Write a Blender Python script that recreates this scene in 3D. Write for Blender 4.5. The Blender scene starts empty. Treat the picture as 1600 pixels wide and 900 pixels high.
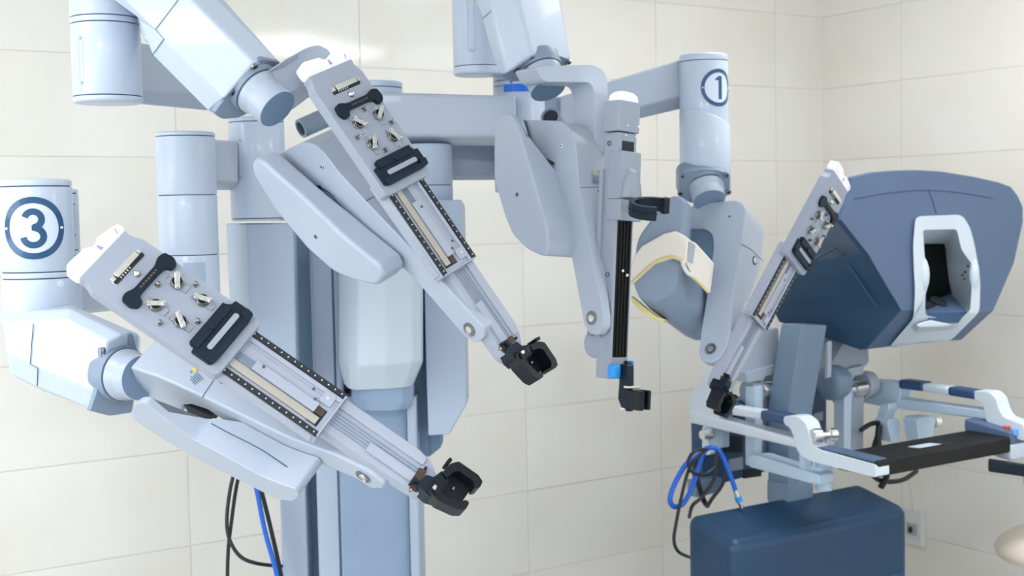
import bpy, bmesh, math, random
from mathutils import Vector, Matrix
from mathutils.geometry import tessellate_polygon
random.seed(7)
S = bpy.context.scene
COL = S.collection
PI = math.pi

# ---------------------------------------------------------------- camera
FPX = 2000.0                                  # focal length for a 1600 px wide frame
_dn = Vector((.02, 1, .06)).normalized()      # "down" seen from the camera (x right, y down, z forward)
_ez = -_dn
_ey = (Vector((0, 0, 1)) - Vector((0, 0, 1)).dot(_ez) * _ez).normalized()
_ex = _ey.cross(_ez)
RC = Matrix((_ex, _ey, _ez))                  # camera axes -> world axes
EYE = Vector((0, 0, 1.80))
def D(x, y, z): return RC @ Vector((x, y, z))                 # direction
def ray(px, py): return Vector(((px - 800) / FPX, (py - 450) / FPX, 1))
def W(px, py, d): return EYE + RC @ (ray(px, py) * d)         # a point at a distance in front of the lens
def hit(px, py, P, n):
    r = RC @ ray(px, py)
    return EYE + r * ((P - EYE).dot(n) / r.dot(n))
cd = bpy.data.cameras.new('camera'); cam = bpy.data.objects.new('camera', cd); COL.objects.link(cam)
mr = Matrix((D(1, 0, 0), D(0, -1, 0), D(0, 0, -1))).transposed().to_4x4(); mr.translation = EYE
cam.matrix_world = mr
cd.sensor_width = 36; cd.lens = 36 * FPX / 1600; cd.clip_start = .05
cd.dof.use_dof = True; cd.dof.focus_distance = 2.35; cd.dof.aperture_fstop = 7.0
S.camera = cam

# ---------------------------------------------------------------- world, lamps, exposure
wd = bpy.data.worlds.new('room_light'); S.world = wd; wd.use_nodes = True
wb = wd.node_tree.nodes['Background']; wb.inputs[0].default_value = (.88, .94, 1, 1); wb.inputs[1].default_value = .86
def area(name, loc, rot, sx, sy, power, color=(1, 1, 1)):
    l = bpy.data.lights.new(name, 'AREA'); l.shape = 'RECTANGLE'; l.size = sx; l.size_y = sy; l.energy = power; l.color = color
    o = bpy.data.objects.new(name, l); COL.objects.link(o); o.location = loc; o.rotation_euler = rot; return o
CEIL = 3.05
LAMPS = [(-1.0, -.6, 26), (1.0, -.9, 18), (1.3, 3.9, 7), (-2.2, 1.6, 10), (3.5, 1.85, 14)]
for x, y, p in LAMPS:
    area('ceiling_lamp_light', (x, y, CEIL - .045), (0, 0, 0), 1.15, .56, p, (.93, .97, 1))
S.view_settings.view_transform = 'Standard'; S.view_settings.look = 'None'
S.view_settings.exposure = 0.53; S.view_settings.gamma = 1; S.view_settings.use_curve_mapping = False

# ---------------------------------------------------------------- materials
def mat(name, col, rough=.45, metal=0, var=.04, scale=6, bump=0, bscale=200, emit=0, spec=.5, alpha=1, coat=0, emitcol=None):
    m = bpy.data.materials.new(name); m.use_nodes = True
    n = m.node_tree.nodes; l = m.node_tree.links; b = n['Principled BSDF']
    tc = n.new('ShaderNodeTexCoord'); no = n.new('ShaderNodeTexNoise')
    no.inputs['Scale'].default_value = scale; no.inputs['Detail'].default_value = 3
    l.new(tc.outputs['Object'], no.inputs['Vector'])
    r = n.new('ShaderNodeValToRGB')
    c0 = [max(0, c * (1 - var)) for c in col]; c1 = [min(1, c * (1 + var)) for c in col]
    r.color_ramp.elements[0].position = .3; r.color_ramp.elements[1].position = .7
    r.color_ramp.elements[0].color = (*c0, 1); r.color_ramp.elements[1].color = (*c1, 1)
    l.new(no.outputs['Fac'], r.inputs['Fac']); l.new(r.outputs['Color'], b.inputs['Base Color'])
    b.inputs['Roughness'].default_value = rough; b.inputs['Metallic'].default_value = metal
    b.inputs['Specular IOR Level'].default_value = spec; b.inputs['Coat Weight'].default_value = coat
    if bump:
        n2 = n.new('ShaderNodeTexNoise'); n2.inputs['Scale'].default_value = bscale; l.new(tc.outputs['Object'], n2.inputs['Vector'])
        bp = n.new('ShaderNodeBump'); bp.inputs['Strength'].default_value = bump; bp.inputs['Distance'].default_value = .001
        l.new(n2.outputs['Fac'], bp.inputs['Height']); l.new(bp.outputs['Normal'], b.inputs['Normal'])
    if emit:
        b.inputs['Emission Color'].default_value = (*(emitcol or col), 1); b.inputs['Emission Strength'].default_value = emit
    return m
M = dict(
    paint=mat('robot_paint_pale_blue', (.395, .455, .555), .38, var=.015, coat=.15),
    paint2=mat('robot_paint_link', (.50, .58, .705), .35, var=.015, coat=.2),
    plate=mat('carriage_paint_grey_lilac', (.31, .35, .435), .5, var=.02, bump=.12, bscale=900),
    spar=mat('spar_anodised_lilac', (.37, .405, .50), .4, var=.02),
    tower=mat('tower_paint', (.37, .445, .565), .45, var=.02),
    towerd=mat('tower_dark_and_cap_shade', (.135, .22, .33), .5, var=.03),  # dark tower paint; also the painted shade on joint caps
    towerm=mat('tower_panel_blue_grey', (.23, .32, .455), .5, var=.03),
    white=mat('cover_white_blue', (.52, .605, .69), .4, var=.01),
    seam=mat('seam_dark_blue', (.05, .09, .16), .6),
    flange=mat('flange_grey', (.215, .28, .375), .45, var=.03),
    black=mat('black_plastic', (.004, .008, .012), .34, var=.3, spec=.28),
    navy=mat('connector_dark_navy', (.005, .013, .026), .42, var=.3, spec=.25),
    chan=mat('black_channel', (.004, .006, .005), .4, spec=.2),
    silver=mat('silver_metal', (.72, .72, .70), .28, 1, var=.08, scale=30),
    steel=mat('dark_steel', (.25, .26, .28), .3, 1, var=.1),
    belt=mat('beige_drive_belt', (.50, .47, .42), .35, .6, var=.05),
    brown=mat('pulley_bronze', (.07, .035, .02), .5, var=.3),
    gold=mat('gold_contact', (.55, .30, .08), .3, 1),
    rail=mat('black_rail', (.010, .015, .022), .45),
    dot=mat('rail_screw_grey', (.55, .6, .68), .4),
    badge=mat('badge_blue', (.005, .068, .18), .3, var=.03, coat=.3),
    badgew=mat('badge_white', (.66, .74, .88), .4, var=.01),
    led=mat('lit_clear_cap', (.72, .70, .80), .2, var=.12, scale=60, emit=.16, emitcol=(.97, .95, 1)),
    leddark=mat('cap_inner_lilac', (.35, .30, .55), .3),
    blue=mat('bright_blue_plastic', (.010, .16, .72), .4),
    cyan=mat('cyan_knob', (.02, .30, .78), .4),
    yellow=mat('yellow_sign', (.85, .66, .02), .5),
    ink=mat('label_ink', (.12, .18, .30), .6),
    hole=mat('dark_hole', (.012, .018, .028), .7),
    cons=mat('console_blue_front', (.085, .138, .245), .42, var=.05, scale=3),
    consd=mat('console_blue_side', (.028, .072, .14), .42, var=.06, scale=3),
    consdd=mat('console_navy', (.018, .07, .165), .45, var=.05),
    base=mat('console_base_blue', (.010, .050, .115), .42, var=.05, scale=3),
    bez=mat('bezel_white', (.62, .70, .78), .4, var=.02),
    grey=mat('console_grey', (.36, .41, .49), .45, var=.03),
    greyd=mat('console_post_grey_blue', (.17, .25, .35), .45, var=.04),
    rest=mat('black_rubber_armrest', (.006, .0065, .007), .55, spec=.3, var=.2, bump=.2, bscale=500),
    frame=mat('armrest_white', (.68, .76, .84), .4, var=.02),
    frameb=mat('armrest_frame_blue_white', (.50, .63, .76), .42, var=.02),
    grip=mat('grip_navy', (.030, .070, .17), .45, var=.05),
    cream=mat('cream_fabric', (.76, .71, .64), .8, var=.03, bump=.3, bscale=300),
    piping=mat('yellow_piping', (.70, .60, .28), .7, var=.05),
    seat=mat('cream_vinyl', (.80, .70, .58), .5, var=.03),
    cable=mat('black_cable', (.006, .010, .014), .4),
    cableb=mat('blue_cable', (.008, .12, .60), .35),
    red=mat('red_button', (.7, .05, .03), .4),
    bluebtn=mat('blue_button', (.15, .4, .85), .4),
    socket=mat('white_socket', (.72, .74, .72), .4),
    floor=mat('grey_floor_vinyl', (.60, .60, .58), .4, var=.05),
    ceil=mat('white_ceiling', (.82, .82, .80), .8, var=.02),
    day=mat('daylit_pane', (1, 1, 1), .5, emit=2.5, emitcol=(.93, .97, 1)),
    lamp=mat('ceiling_lamp_diffuser', (1, 1, 1), .5, emit=4),
)
def tile_mat():
    m = bpy.data.materials.new('cream_wall_tile'); m.use_nodes = True
    n = m.node_tree.nodes; l = m.node_tree.links; b = n['Principled BSDF']
    g = n.new('ShaderNodeNewGeometry'); oi = n.new('ShaderNodeObjectInfo')
    w = n.new('ShaderNodeTexNoise'); w.inputs['Scale'].default_value = 2.2; w.inputs['Detail'].default_value = 5
    ad = n.new('ShaderNodeVectorMath'); ad.operation = 'ADD'
    mu = n.new('ShaderNodeMath'); mu.operation = 'MULTIPLY'; mu.inputs[1].default_value = 7
    l.new(oi.outputs['Random'], mu.inputs[0]); l.new(g.outputs['Position'], ad.inputs[0]); l.new(mu.outputs[0], ad.inputs[1])
    l.new(ad.outputs[0], w.inputs['Vector'])
    r = n.new('ShaderNodeValToRGB')
    r.color_ramp.elements[0].position = .28; r.color_ramp.elements[0].color = (.835, .80, .725, 1)
    r.color_ramp.elements[1].position = .72; r.color_ramp.elements[1].color = (.885, .87, .83, 1)
    l.new(w.outputs['Fac'], r.inputs['Fac']); l.new(r.outputs['Color'], b.inputs['Base Color'])
    b.inputs['Roughness'].default_value = .06; b.inputs['Specular IOR Level'].default_value = .5
    n2 = n.new('ShaderNodeTexNoise'); n2.inputs['Scale'].default_value = 5; l.new(g.outputs['Position'], n2.inputs['Vector'])
    bp = n.new('ShaderNodeBump'); bp.inputs['Strength'].default_value = .03; bp.inputs['Distance'].default_value = .01
    l.new(n2.outputs['Fac'], bp.inputs['Height']); l.new(bp.outputs['Normal'], b.inputs['Normal'])
    return m
M['tile'] = tile_mat(); M['grout'] = mat('grout', (.79, .755, .68), .8)

# ---------------------------------------------------------------- mesh helpers
WM = {}                                       # world matrices of everything linked so far
class MB:
    """collects shapes; build() links them as ONE mesh object"""
    def __init__(s): s.v = []; s.f = []; s.m = []
    def add(s, vs, fs, m=0):
        k = len(s.v); s.v += [Vector(p) for p in vs]; s.f += [[i + k for i in f] for f in fs]; s.m += [m] * len(fs); return s
    def loft(s, loops, m=0, cap0=True, cap1=True, mcap=None):
        n = len(loops[0]); fs = []
        for a in range(len(loops) - 1):
            for i in range(n):
                j = (i + 1) % n; fs.append([a * n + i, a * n + j, (a + 1) * n + j, (a + 1) * n + i])
        s.add([p for L in loops for p in L], fs, m)
        if cap0: s.add(loops[0], [list(range(n))[::-1]], m if mcap is None else mcap)
        if cap1: s.add(loops[-1], [list(range(n))], m)
        return s
    def prism(s, loop, vec, m=0): return s.loft([loop, [Vector(p) + Vector(vec) for p in loop]], m)
    def box(s, c, sz, X=(1, 0, 0), Y=(0, 1, 0), Z=(0, 0, 1), m=0):
        c = Vector(c); X = Vector(X) * sz[0] / 2; Y = Vector(Y) * sz[1] / 2; Z = Vector(Z) * sz[2] / 2
        lo = [c - X - Y - Z, c + X - Y - Z, c + X + Y - Z, c - X + Y - Z]
        return s.loft([lo, [p + 2 * Z for p in lo]], m)
    def lathe(s, A, ax, prof, seg=40, m=0):
        """prof: (radius, height along ax)"""
        A = Vector(A); ax = Vector(ax).normalized()
        t = ax.cross(Vector((0, 0, 1)) if abs(ax.z) < .9 else Vector((1, 0, 0))).normalized(); b = ax.cross(t)
        L = [[A + ax * h + (t * math.cos(k * 2 * PI / seg) + b * math.sin(k * 2 * PI / seg)) * r for k in range(seg)] for r, h in prof]
        return s.loft(L, m)
    def cyl(s, A, B, r, seg=28, m=0, r2=None):
        A = Vector(A); B = Vector(B)
        return s.lathe(A, B - A, [(r, 0), (r if r2 is None else r2, (B - A).length)], seg, m)
    def tube(s, pts, r, seg=10, m=0, sub=6):
        P = spline([Vector(p) for p in pts], sub); L = []; t0 = None
        for i, p in enumerate(P):
            tg = (P[min(i + 1, len(P) - 1)] - P[max(i - 1, 0)]).normalized()
            if t0 is None: t0 = tg.cross(Vector((0, 0, 1)) if abs(tg.z) < .9 else Vector((1, 0, 0))).normalized()
            t0 = (t0 - t0.dot(tg) * tg).normalized(); b = tg.cross(t0)
            L.append([p + (t0 * math.cos(k * 2 * PI / seg) + b * math.sin(k * 2 * PI / seg)) * r for k in range(seg)])
        return s.loft(L, m)
    def tess(s, loops, m=0):
        tr = tessellate_polygon([[Vector(p) for p in L] for L in loops]); allv = [p for L in loops for p in L]
        return s.add(allv, [list(t) for t in tr], m)
    def build(s, name, parent=None, mats=('paint',), X=None, bevel=0, seg=2, sharp=38, bang=30, base=None):
        me = bpy.data.meshes.new(name)
        if base is None:
            base = Matrix.Identity(4) if X is not None else TM(sum(s.v, Vector()) / len(s.v))   # origin in the middle of a world-space shape
        inv = base.inverted()
        me.from_pydata([inv @ p for p in s.v], [], s.f)
        for k in mats: me.materials.append(M[k])
        me.polygons.foreach_set('material_index', s.m)
        bm = bmesh.new(); bm.from_mesh(me)
        bmesh.ops.remove_doubles(bm, verts=bm.verts, dist=1e-5)
        bmesh.ops.recalc_face_normals(bm, faces=bm.faces)
        if bevel:
            es = [e for e in bm.edges if len(e.link_faces) == 2 and e.calc_face_angle(0) > math.radians(bang)]
            bmesh.ops.bevel(bm, geom=es, offset=bevel, segments=seg, profile=.5, affect='EDGES', clamp_overlap=True)
        bm.to_mesh(me); bm.free()
        me.polygons.foreach_set('use_smooth', [True] * len(me.polygons))
        me.set_sharp_from_angle(angle=math.radians(sharp))
        me.update()
        if bevel: me['wn'] = 1
        return link(name, me, parent, X if X is not None else base)
def link(name, data, parent=None, X=None):
    o = bpy.data.objects.new(name, data); COL.objects.link(o)
    X = Matrix.Identity(4) if X is None else X
    WM[o.as_pointer()] = X.copy()
    if data is not None and data.get('wn'):
        md = o.modifiers.new('weighted_normals', 'WEIGHTED_NORMAL'); md.keep_sharp = True; md.weight = 80
    if parent is not None:
        o.parent = parent; o.matrix_basis = WM[parent.as_pointer()].inverted() @ X
    else: o.matrix_basis = X
    return o
def spline(P, sub):
    if len(P) < 3 or sub < 2: return P
    out = []
    for i in range(len(P) - 1):
        a = P[max(i - 1, 0)]; b = P[i]; c = P[i + 1]; d = P[min(i + 2, len(P) - 1)]
        for k in range(sub):
            t = k / sub
            out.append(.5 * ((2 * b) + (c - a) * t + (2 * a - 5 * b + 4 * c - d) * t * t + (3 * b - a - 3 * c + d) * t ** 3))
    return out + [P[-1]]
def thing(name, loc, label, cat, group=None):
    o = link(name, None, None, Matrix.Translation(loc)); tag(o, label, cat, group); return o
def tag(o, label=None, cat=None, group=None, kind=None):
    if label: o['label'] = label
    if cat: o['category'] = cat
    if group: o['group'] = group
    if kind: o['kind'] = kind
    return o
def TM(v): return Matrix.Translation(Vector(v))
UP = Vector((0, 0, 1))

# ================================================================ the room
BX = Vector((3100, 2000, 0)).normalized()             # along the back wall, to the right
BN = Vector((BX.y, -BX.x, 0))                         # into the room
CORNER = W(1286, 252, 5.95); ZL = CORNER.z; CORNER.z = 0
TH, TW, GAP = .33, .69, .0023
def bbox(name, c, sx, sy, sz, ax, ay, mats, parent=None, bevel=0):
    return MB().box(c, (sx, sy, sz), ax, ay, (0, 0, 1)).build(name, parent, mats, bevel=bevel)
def tiled_wall(name, start, along, inn, length, first, label):
    """backing slab with single tiles on it; start = corner on the floor, first = width of the cut tile at the corner"""
    c = start + along * length / 2 - inn * .06 + UP * CEIL / 2
    root = bbox(name, c, length, .12, CEIL, along, inn, ('grout',)); tag(root, label, kind='structure')
    cuts = [0, first]
    while cuts[-1] < length: cuts.append(min(cuts[-1] + TW, length))
    k0 = ZL - math.floor(ZL / TH) * TH
    rows = [0, k0]
    while rows[-1] < CEIL: rows.append(min(rows[-1] + TH, CEIL))
    cache = {}
    R = Matrix((along, inn, UP)).transposed().to_4x4()
    for i in range(len(cuts) - 1):
        for j in range(len(rows) - 1):
            w, h = cuts[i + 1] - cuts[i], rows[j + 1] - rows[j]
            if w < .03 or h < .03: continue
            key = (round(w, 3), round(h, 3))
            p = start + along * (cuts[i] + w / 2) + UP * (rows[j] + h / 2) + inn * -.0015
            X = TM(p + inn * random.uniform(-.0006, .0006)) @ R
            if key not in cache:
                o = MB().box((0, 0, 0), (w - GAP, .009, h - GAP)).build('tile', root, ('tile',), X=X, bevel=.0014, seg=2)
                cache[key] = o.data
            else: link('tile', cache[key], root, X)
    return root
tiled_wall('wall_back', CORNER, -BX, BN, 6.6, .302, 'cream tiled back wall behind the robot')
tiled_wall('wall_right', CORNER, BN, -BX, 4.2, .458, 'cream tiled side wall beside the console')
# left wall with a daylit window, outside the picture on the left
LW = CORNER - BX * 6.6
def lw(s, z, k=0): return LW + BN * s + UP * z - BX * k
WS0, WS1, WZ0, WZ1 = .9, 3.3, .85, 2.45
b = MB()
for s0, s1, z0, z1 in ((0, WS0, 0, CEIL), (WS1, 5.2, 0, CEIL), (WS0, WS1, 0, WZ0), (WS0, WS1, WZ1, CEIL)):
    b.loft([[lw(s0, z0), lw(s1, z0), lw(s1, z1), lw(s0, z1)], [lw(s0, z0, .15), lw(s1, z0, .15), lw(s1, z1, .15), lw(s0, z1, .15)]])
o = b.build('wall_left', None, ('ceil',)); tag(o, 'plain pale left wall with a window, beyond the picture', kind='structure')
b = MB()
for s0, s1, z0, z1 in ((WS0, WS1, WZ0, WZ0 + .06), (WS0, WS1, WZ1 - .06, WZ1), (WS0, WS0 + .06, WZ0, WZ1), (WS1 - .06, WS1, WZ0, WZ1), (2.07, 2.13, WZ0, WZ1)):
    b.loft([[lw(s0, z0, .03), lw(s1, z0, .03), lw(s1, z1, .03), lw(s0, z1, .03)], [lw(s0, z0, .09), lw(s1, z0, .09), lw(s1, z1, .09), lw(s0, z1, .09)]])
w1 = b.build('window_1', None, ('socket',)); tag(w1, 'white window frame in the left wall', kind='structure')
for s0, s1 in ((WS0 + .06, 2.07), (2.13, WS1 - .06)):
    MB().loft([[lw(s0, WZ0 + .06, .06), lw(s1, WZ0 + .06, .06), lw(s1, WZ1 - .06, .06), lw(s0, WZ1 - .06, .06)], [lw(s0, WZ0 + .06, .066), lw(s1, WZ0 + .06, .066), lw(s1, WZ1 - .06, .066), lw(s0, WZ1 - .06, .066)]]).build('pane', w1, ('day',))
fl = MB().box((.2, 2.4, -.05), (12, 11, .1)).build('floor', None, ('floor',)); tag(fl, 'grey vinyl floor of the room', kind='structure')
ce = MB().box((0, 2.2, CEIL + .055), (10.5, 9.4, .1)).build('ceiling', None, ('ceil',)); tag(ce, 'white ceiling of the room', kind='structure')
for x, y, p in LAMPS:
    MB().box((x, y, CEIL - .015), (1.2, .6, .035)).build('lamp_panel', ce, ('lamp',), bevel=.004)

# ---------------------------------------------------------------- tracing helpers
def plane(px, py, d, n): return W(px, py, d), D(*n).normalized()
def on(pts, P, n): return [hit(x, y, P, n) for x, y in pts]
def slab(pts, d, thick, n=(0, 0, -1), ref=None, name=None, parent=None, mats=('paint',), bevel=.004, seg=2, m=0):
    """an outline standing in a plane, with real thickness away from the camera"""
    if ref is None: ref = (sum(p[0] for p in pts) / len(pts), sum(p[1] for p in pts) / len(pts))
    P, nn = plane(*ref, d, n); L = on(pts, P, nn)
    b = MB().prism(L, -nn * thick)
    return b.build(name, parent, mats, bevel=bevel, seg=seg) if name else b
def pxl(pts, d): return [W(p[0], p[1], p[2] if len(p) > 2 else d) for p in pts]
def shiftloop(pts, dx, dy): return [(p[0] + dx, p[1] + dy) for p in pts]
def rnd(pts, r, n=4):
    """round the corners of a px / local outline"""
    out = []; k = len(pts)
    for i in range(k):
        a, b, c = Vector(pts[i - 1]), Vector(pts[i]), Vector(pts[(i + 1) % k])
        rr = min(r, (a - b).length * .45, (c - b).length * .45)
        p, q = b + (a - b).normalized() * rr, b + (c - b).normalized() * rr
        for t in range(n + 1):
            t /= n; out.append(tuple((1 - t) ** 2 * p + 2 * t * (1 - t) * b + t * t * q))
    return out
class Pillar:
    """an upright cylinder given by its axis pixel, top and bottom rows, distance and radius"""
    def __init__(s, px, yt, yb, d, r):
        s.top = W(px, yt, d); s.d = d; s.r = r; s.k = d / FPX; s.yt = yt; s.h = (yb - yt) * s.k
        v = s.top - EYE; s.face = Vector((-v.x, -v.y, 0)).normalized(); s.side = UP.cross(s.face)   # side = to the right in the picture
    def at(s, ang, y, off=0):
        """point of the surface: ang from the side facing the lens (+ = right in the picture), picture row y"""
        dr = s.face * math.cos(ang) + s.side * math.sin(ang)
        return s.top + dr * (s.r + off) - UP * ((y - s.yt) * s.k)
    def build(s, name, parent, seams, mats=('paint2', 'seam'), bev=.005, gap=.0022):
        b = MB(); ys = [0] + [(y - s.yt) * s.k for y in seams] + [s.h]
        for i in range(len(ys) - 1):
            a = ys[i] + (gap / 2 if i else 0); c = ys[i + 1] - (gap / 2 if i < len(ys) - 2 else 0)
            e0 = bev if i == 0 else .0008; e1 = bev if i == len(ys) - 2 else .0008
            b.lathe(s.top, -UP, [(s.r - e0, a), (s.r - e0 * .3, a + e0 * .3), (s.r, a + e0), (s.r, c - e1), (s.r - e1 * .3, c - e1 * .3), (s.r - e1, c)], 56)
        b.lathe(s.top, -UP, [(s.r - .004, bev), (s.r - .004, s.h - bev)], 40, 1)
        return b.build(name, parent, mats, sharp=50)
    def patch(s, loop, yc, ac, off, th, m=0, b=None):
        """a flat outline (metres right, metres up) bent onto the surface as a thin plate"""
        b = b or MB()
        f = lambda p, o: s.at(ac + p[0] / s.r, yc, o) + UP * p[1]
        return b.loft([[f(p, off) for p in loop], [f(p, off + th) for p in loop]], m)
def rectpatch(pil, yc, ac, s0, s1, h0, h1, th, b, m=0, n=16):
    """a rectangular plate bent round the pillar"""
    f = lambda i, h, o: pil.at(ac + (s0 + (s1 - s0) * i / n) / pil.r, yc, o) + UP * h
    b.loft([[f(i, h0, -.001), f(i, h1, -.001), f(i, h1, th), f(i, h0, th)] for i in range(n + 1)], m)
def ringpatch(pil, yc, ac, ro, ri, off, b, m, n=64):
    f = lambda R, k, o: pil.at(ac + R * math.sin(2 * PI * k / n) / pil.r, yc, o) + UP * R * math.cos(2 * PI * k / n)
    A = [[f(ro, k, 0) for k in range(n)], [f(ro, k, off) for k in range(n)], [f(ri, k, off) for k in range(n)], [f(ri, k, 0) for k in range(n)]]
    b.loft(A, m, False, False)
def discpatch(pil, yc, ac, R, off, b, m, n=48, rings=6):
    f = lambda q, k: pil.at(ac + q * math.sin(2 * PI * k / n) / pil.r, yc, off) + UP * q * math.cos(2 * PI * k / n)
    b.loft([[f(R * (i + .02) / rings, k) for k in range(n)] for i in range(rings + 1)], m, True, False)
def strip(path, w):
    """outline quads of a stroke along a 2-D path"""
    q = []
    for i, p in enumerate(path):
        a = Vector(path[max(i - 1, 0)]); c = Vector(path[min(i + 1, len(path) - 1)]); t = (c - a).normalized(); nn = Vector((-t.y, t.x))
        q.append((tuple(Vector(p) + nn * w / 2), tuple(Vector(p) - nn * w / 2)))
    return q
def bolt(name, parent, P, ax, r, h=.004, mats=('steel', 'hole')):
    ax = Vector(ax).normalized()
    b = MB().lathe(Vector(P), ax, [(r, -.004), (r, h * .7), (r * .85, h)], 20)
    b.lathe(Vector(P) + ax * h * .95, ax, [(r * .5, 0), (r * .5, .0006)], 6, 1)
    return b.build(name, parent, mats, sharp=40)

# ================================================================ instrument carriage shared by three arms
KU, KV = 1.05e-3, 1.22e-3
def q(u, v, w): return Vector((u * KU, v * KV, w))
def ext(b, uv, w0, w1, m=0):
    return b.loft([[q(u, v, w1) for u, v in uv], [q(u, v, w0) for u, v in uv]], m)
def rect(u0, u1, v0, v1): return [(u0, v0), (u1, v0), (u1, v1), (u0, v1)]
def turn(uv, c, a):
    ca, sa = math.cos(a), math.sin(a)
    return [(c[0] + u * ca - v * sa, c[1] + u * sa + v * ca) for u, v in uv]
CACHE = {}
def shared(key, name, parent, F, make, mats, bevel=0, seg=2, sharp=38, off=None):
    X = F if off is None else F @ TM(off)
    if key in CACHE: return link(name, CACHE[key], parent, X)
    b = MB(); make(b); o = b.build(name, parent, mats, X=X, bevel=bevel, seg=seg, sharp=sharp); CACHE[key] = o.data; return o
def armframe(opx, opy, d, U, V):
    U = Vector(U).normalized(); V = Vector(V); V = (V - V.dot(U) * U).normalized(); N = U.cross(V)
    F = Matrix((RC @ U, RC @ V, RC @ N)).transposed().to_4x4(); F.translation = W(opx, opy, d); return F
PLATE = rnd([(0, 47), (9, 44.5), (20, 47), (30, 51), (262, 50), (262, -50), (26, -51), (17, -47), (8, -45), (0, -47)], 10)
def carriage(root, F):
    car = shared('plate', 'instrument_carriage', root, F, lambda b: ext(b, PLATE, -.027, 0), ('plate',), .003, 3)
    # lit cap
    def led(b):
        ext(b, rnd([(1, 46), (-10, 50), (-17, 48), (-19, 40), (-25, 14), (-20, 8), (-19, 0), (-27, -6), (-30, -38), (-25, -47), (-9, -48), (1, -46)], 4), -.024, -.001)
        ext(b, [(-4, 10), (-17, 7), (-17, 3), (-4, 1)], -.002, .0006, 1); ext(b, [(-3, 38), (-15, 42), (-15, 38), (-3, 34)], -.002, .0004, 1)
    lo = shared('led', 'lit_cap', car, F, led, ('led', 'leddark'), .004, 3); lo['label'] = 'glowing white clear plastic cap'
    # slot connector
    def slot(b):
        ext(b, rnd(rect(39, 52, -26, 34), 4), -.001, .0012, 1); ext(b, rect(36, 46, -17, 27), 0, .008); ext(b, rect(37, 45, -25, -19), 0, .005); ext(b, rect(37, 45, 29, 34), 0, .006)
        for k in range(5): ext(b, rect(46, 49.5, -14 + k * 4.5, -12 + k * 4.5), 0, .003)
    shared('slot', 'slot_connector', car, F, slot, ('silver', 'hole'), .0006)
    shared('ball', 'ball_detent', car, F, lambda b: b.lathe(q(62, 4, 0), (0, 0, 1), [(.0068, -.001), (.0066, .002), (.0052, .0048), (.003, .0066), (.0008, .0071)], 20), ('silver',), sharp=60)
    dog = rnd([(73, 50), (90, 52), (101, 46), (101, 36), (91, 33), (89, 22), (89, -14), (91, -22), (101, -26), (101, -36), (90, -42), (73, -40), (70, -30), (76, -18), (76, 26), (70, 38)], 4)
    def dogbone(b):
        ext(b, dog, -.001, .0085); ext(b, rect(80, 86, -13, 23), .008, .0092, 1)
        for k in range(7): ext(b, turn(rect(-1.6, 1.6, -.9, .9), (83, -10 + k * 5.2), 0), .009, .0099, 2)
    shared('dog', 'pin_connector', car, F, dogbone, ('navy', 'hole', 'gold'), .0009)
    # drive discs
    for i, (u, v, a) in enumerate([(119, 26, 2.45), (118, -18, .9), (168, 26, 1.23), (164, -17, 2.15)]):
        def disc(b, a=a):
            b.lathe((0, 0, 0), (0, 0, 1), [(.0112, -.001), (.0112, .0022), (.0095, .003), (.0095, .008)], 24, 1)
            c, s_ = math.cos(a), math.sin(a)
            X, Y = Vector((s_, c, 0)), Vector((-c, s_, 0))
            b.box((0, 0, .0105), (.0285, .0085, .0045), X, Y)
            for e in (-1, 1): b.cyl(X * .012 * e + Vector((0, 0, .013)), X * .012 * e + Vector((0, 0, .0172)), .0031, 12)
            b.cyl((0, 0, .013), (0, 0, .0145), .0035, 12)
            ca, sa = math.cos(a * .3), math.sin(a * .3)
            L = [(-.018, .0062), (.022, .0062), (.022, -.0062), (-.018, -.0062)]
            for k in range(4):
                p, r_ = Vector((*L[k], .0004)), Vector((*L[(k + 1) % 4], .0004)); b.box((p + r_) / 2, ((r_ - p).length + .0008, .0008, .0007), (r_ - p).normalized(), Vector((-(r_ - p).y, (r_ - p).x, 0)).normalized(), m=2)
        shared(('disc', i), 'drive_disc', car, F, disc, ('silver', 'black', 'steel'), .0006, 1, off=q(u, v, 0))
    for u, v in [(99, 8), (143, 39), (141, -35), (184, -3)]:
        shared('pin', 'locating_pin', car, F, lambda b: b.lathe((0, 0, 0), (0, 0, 1), [(.0055, -.001), (.005, .001), (.0036, .002), (.0034, .010), (.0018, .011)], 14), ('steel',), off=q(u, v, 0))
    # black latch
    def latch(b):
        ext(b, rnd([(197, 39), (208, 44), (208, 52), (243, 52), (247, 40), (247, -34), (243, -44), (207, -44), (207, -37), (196, -36)], 4), -.001, .006)
        ext(b, [(196, 38), (213, 40), (213, -35), (196, -35)], .006, .010)
        ext(b, rnd([(232, 51), (246, 48), (247, -40), (234, -43), (231, -30), (238, -22), (238, 36), (229, 40)], 3), .005, .013)
        ext(b, rnd(rect(220, 231, -28, 38), 5), .0055, .0072, 1)
        ext(b, [(206, 4), (215, 0), (206, -6)], .009, .0125)
    shared('latch', 'latch_block', car, F, latch, ('navy', 'plate'), .001)
    # ---- slide frame
    def slide(b):
        ext(b, rnd([(225, 40), (440, 38), (440, -36), (225, -40)], 3), -.05, -.0175)
        ext(b, rect(230, 437, 22.5, 29), -.018, -.014); ext(b, rect(230, 409, -27.5, -24.5), -.018, -.0155)
        ext(b, rect(437, 440, -35, 36), -.03, -.013)
        for k in range(5): ext(b, rect(342 + k * 18, 352 + k * 18, -39, -35), -.04, -.028)
        ext(b, rect(330, 432, -38.5, -36), -.046, -.026)
    sl = shared('slide', 'slide_frame', root, F, slide, ('spar',), .0008)
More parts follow.
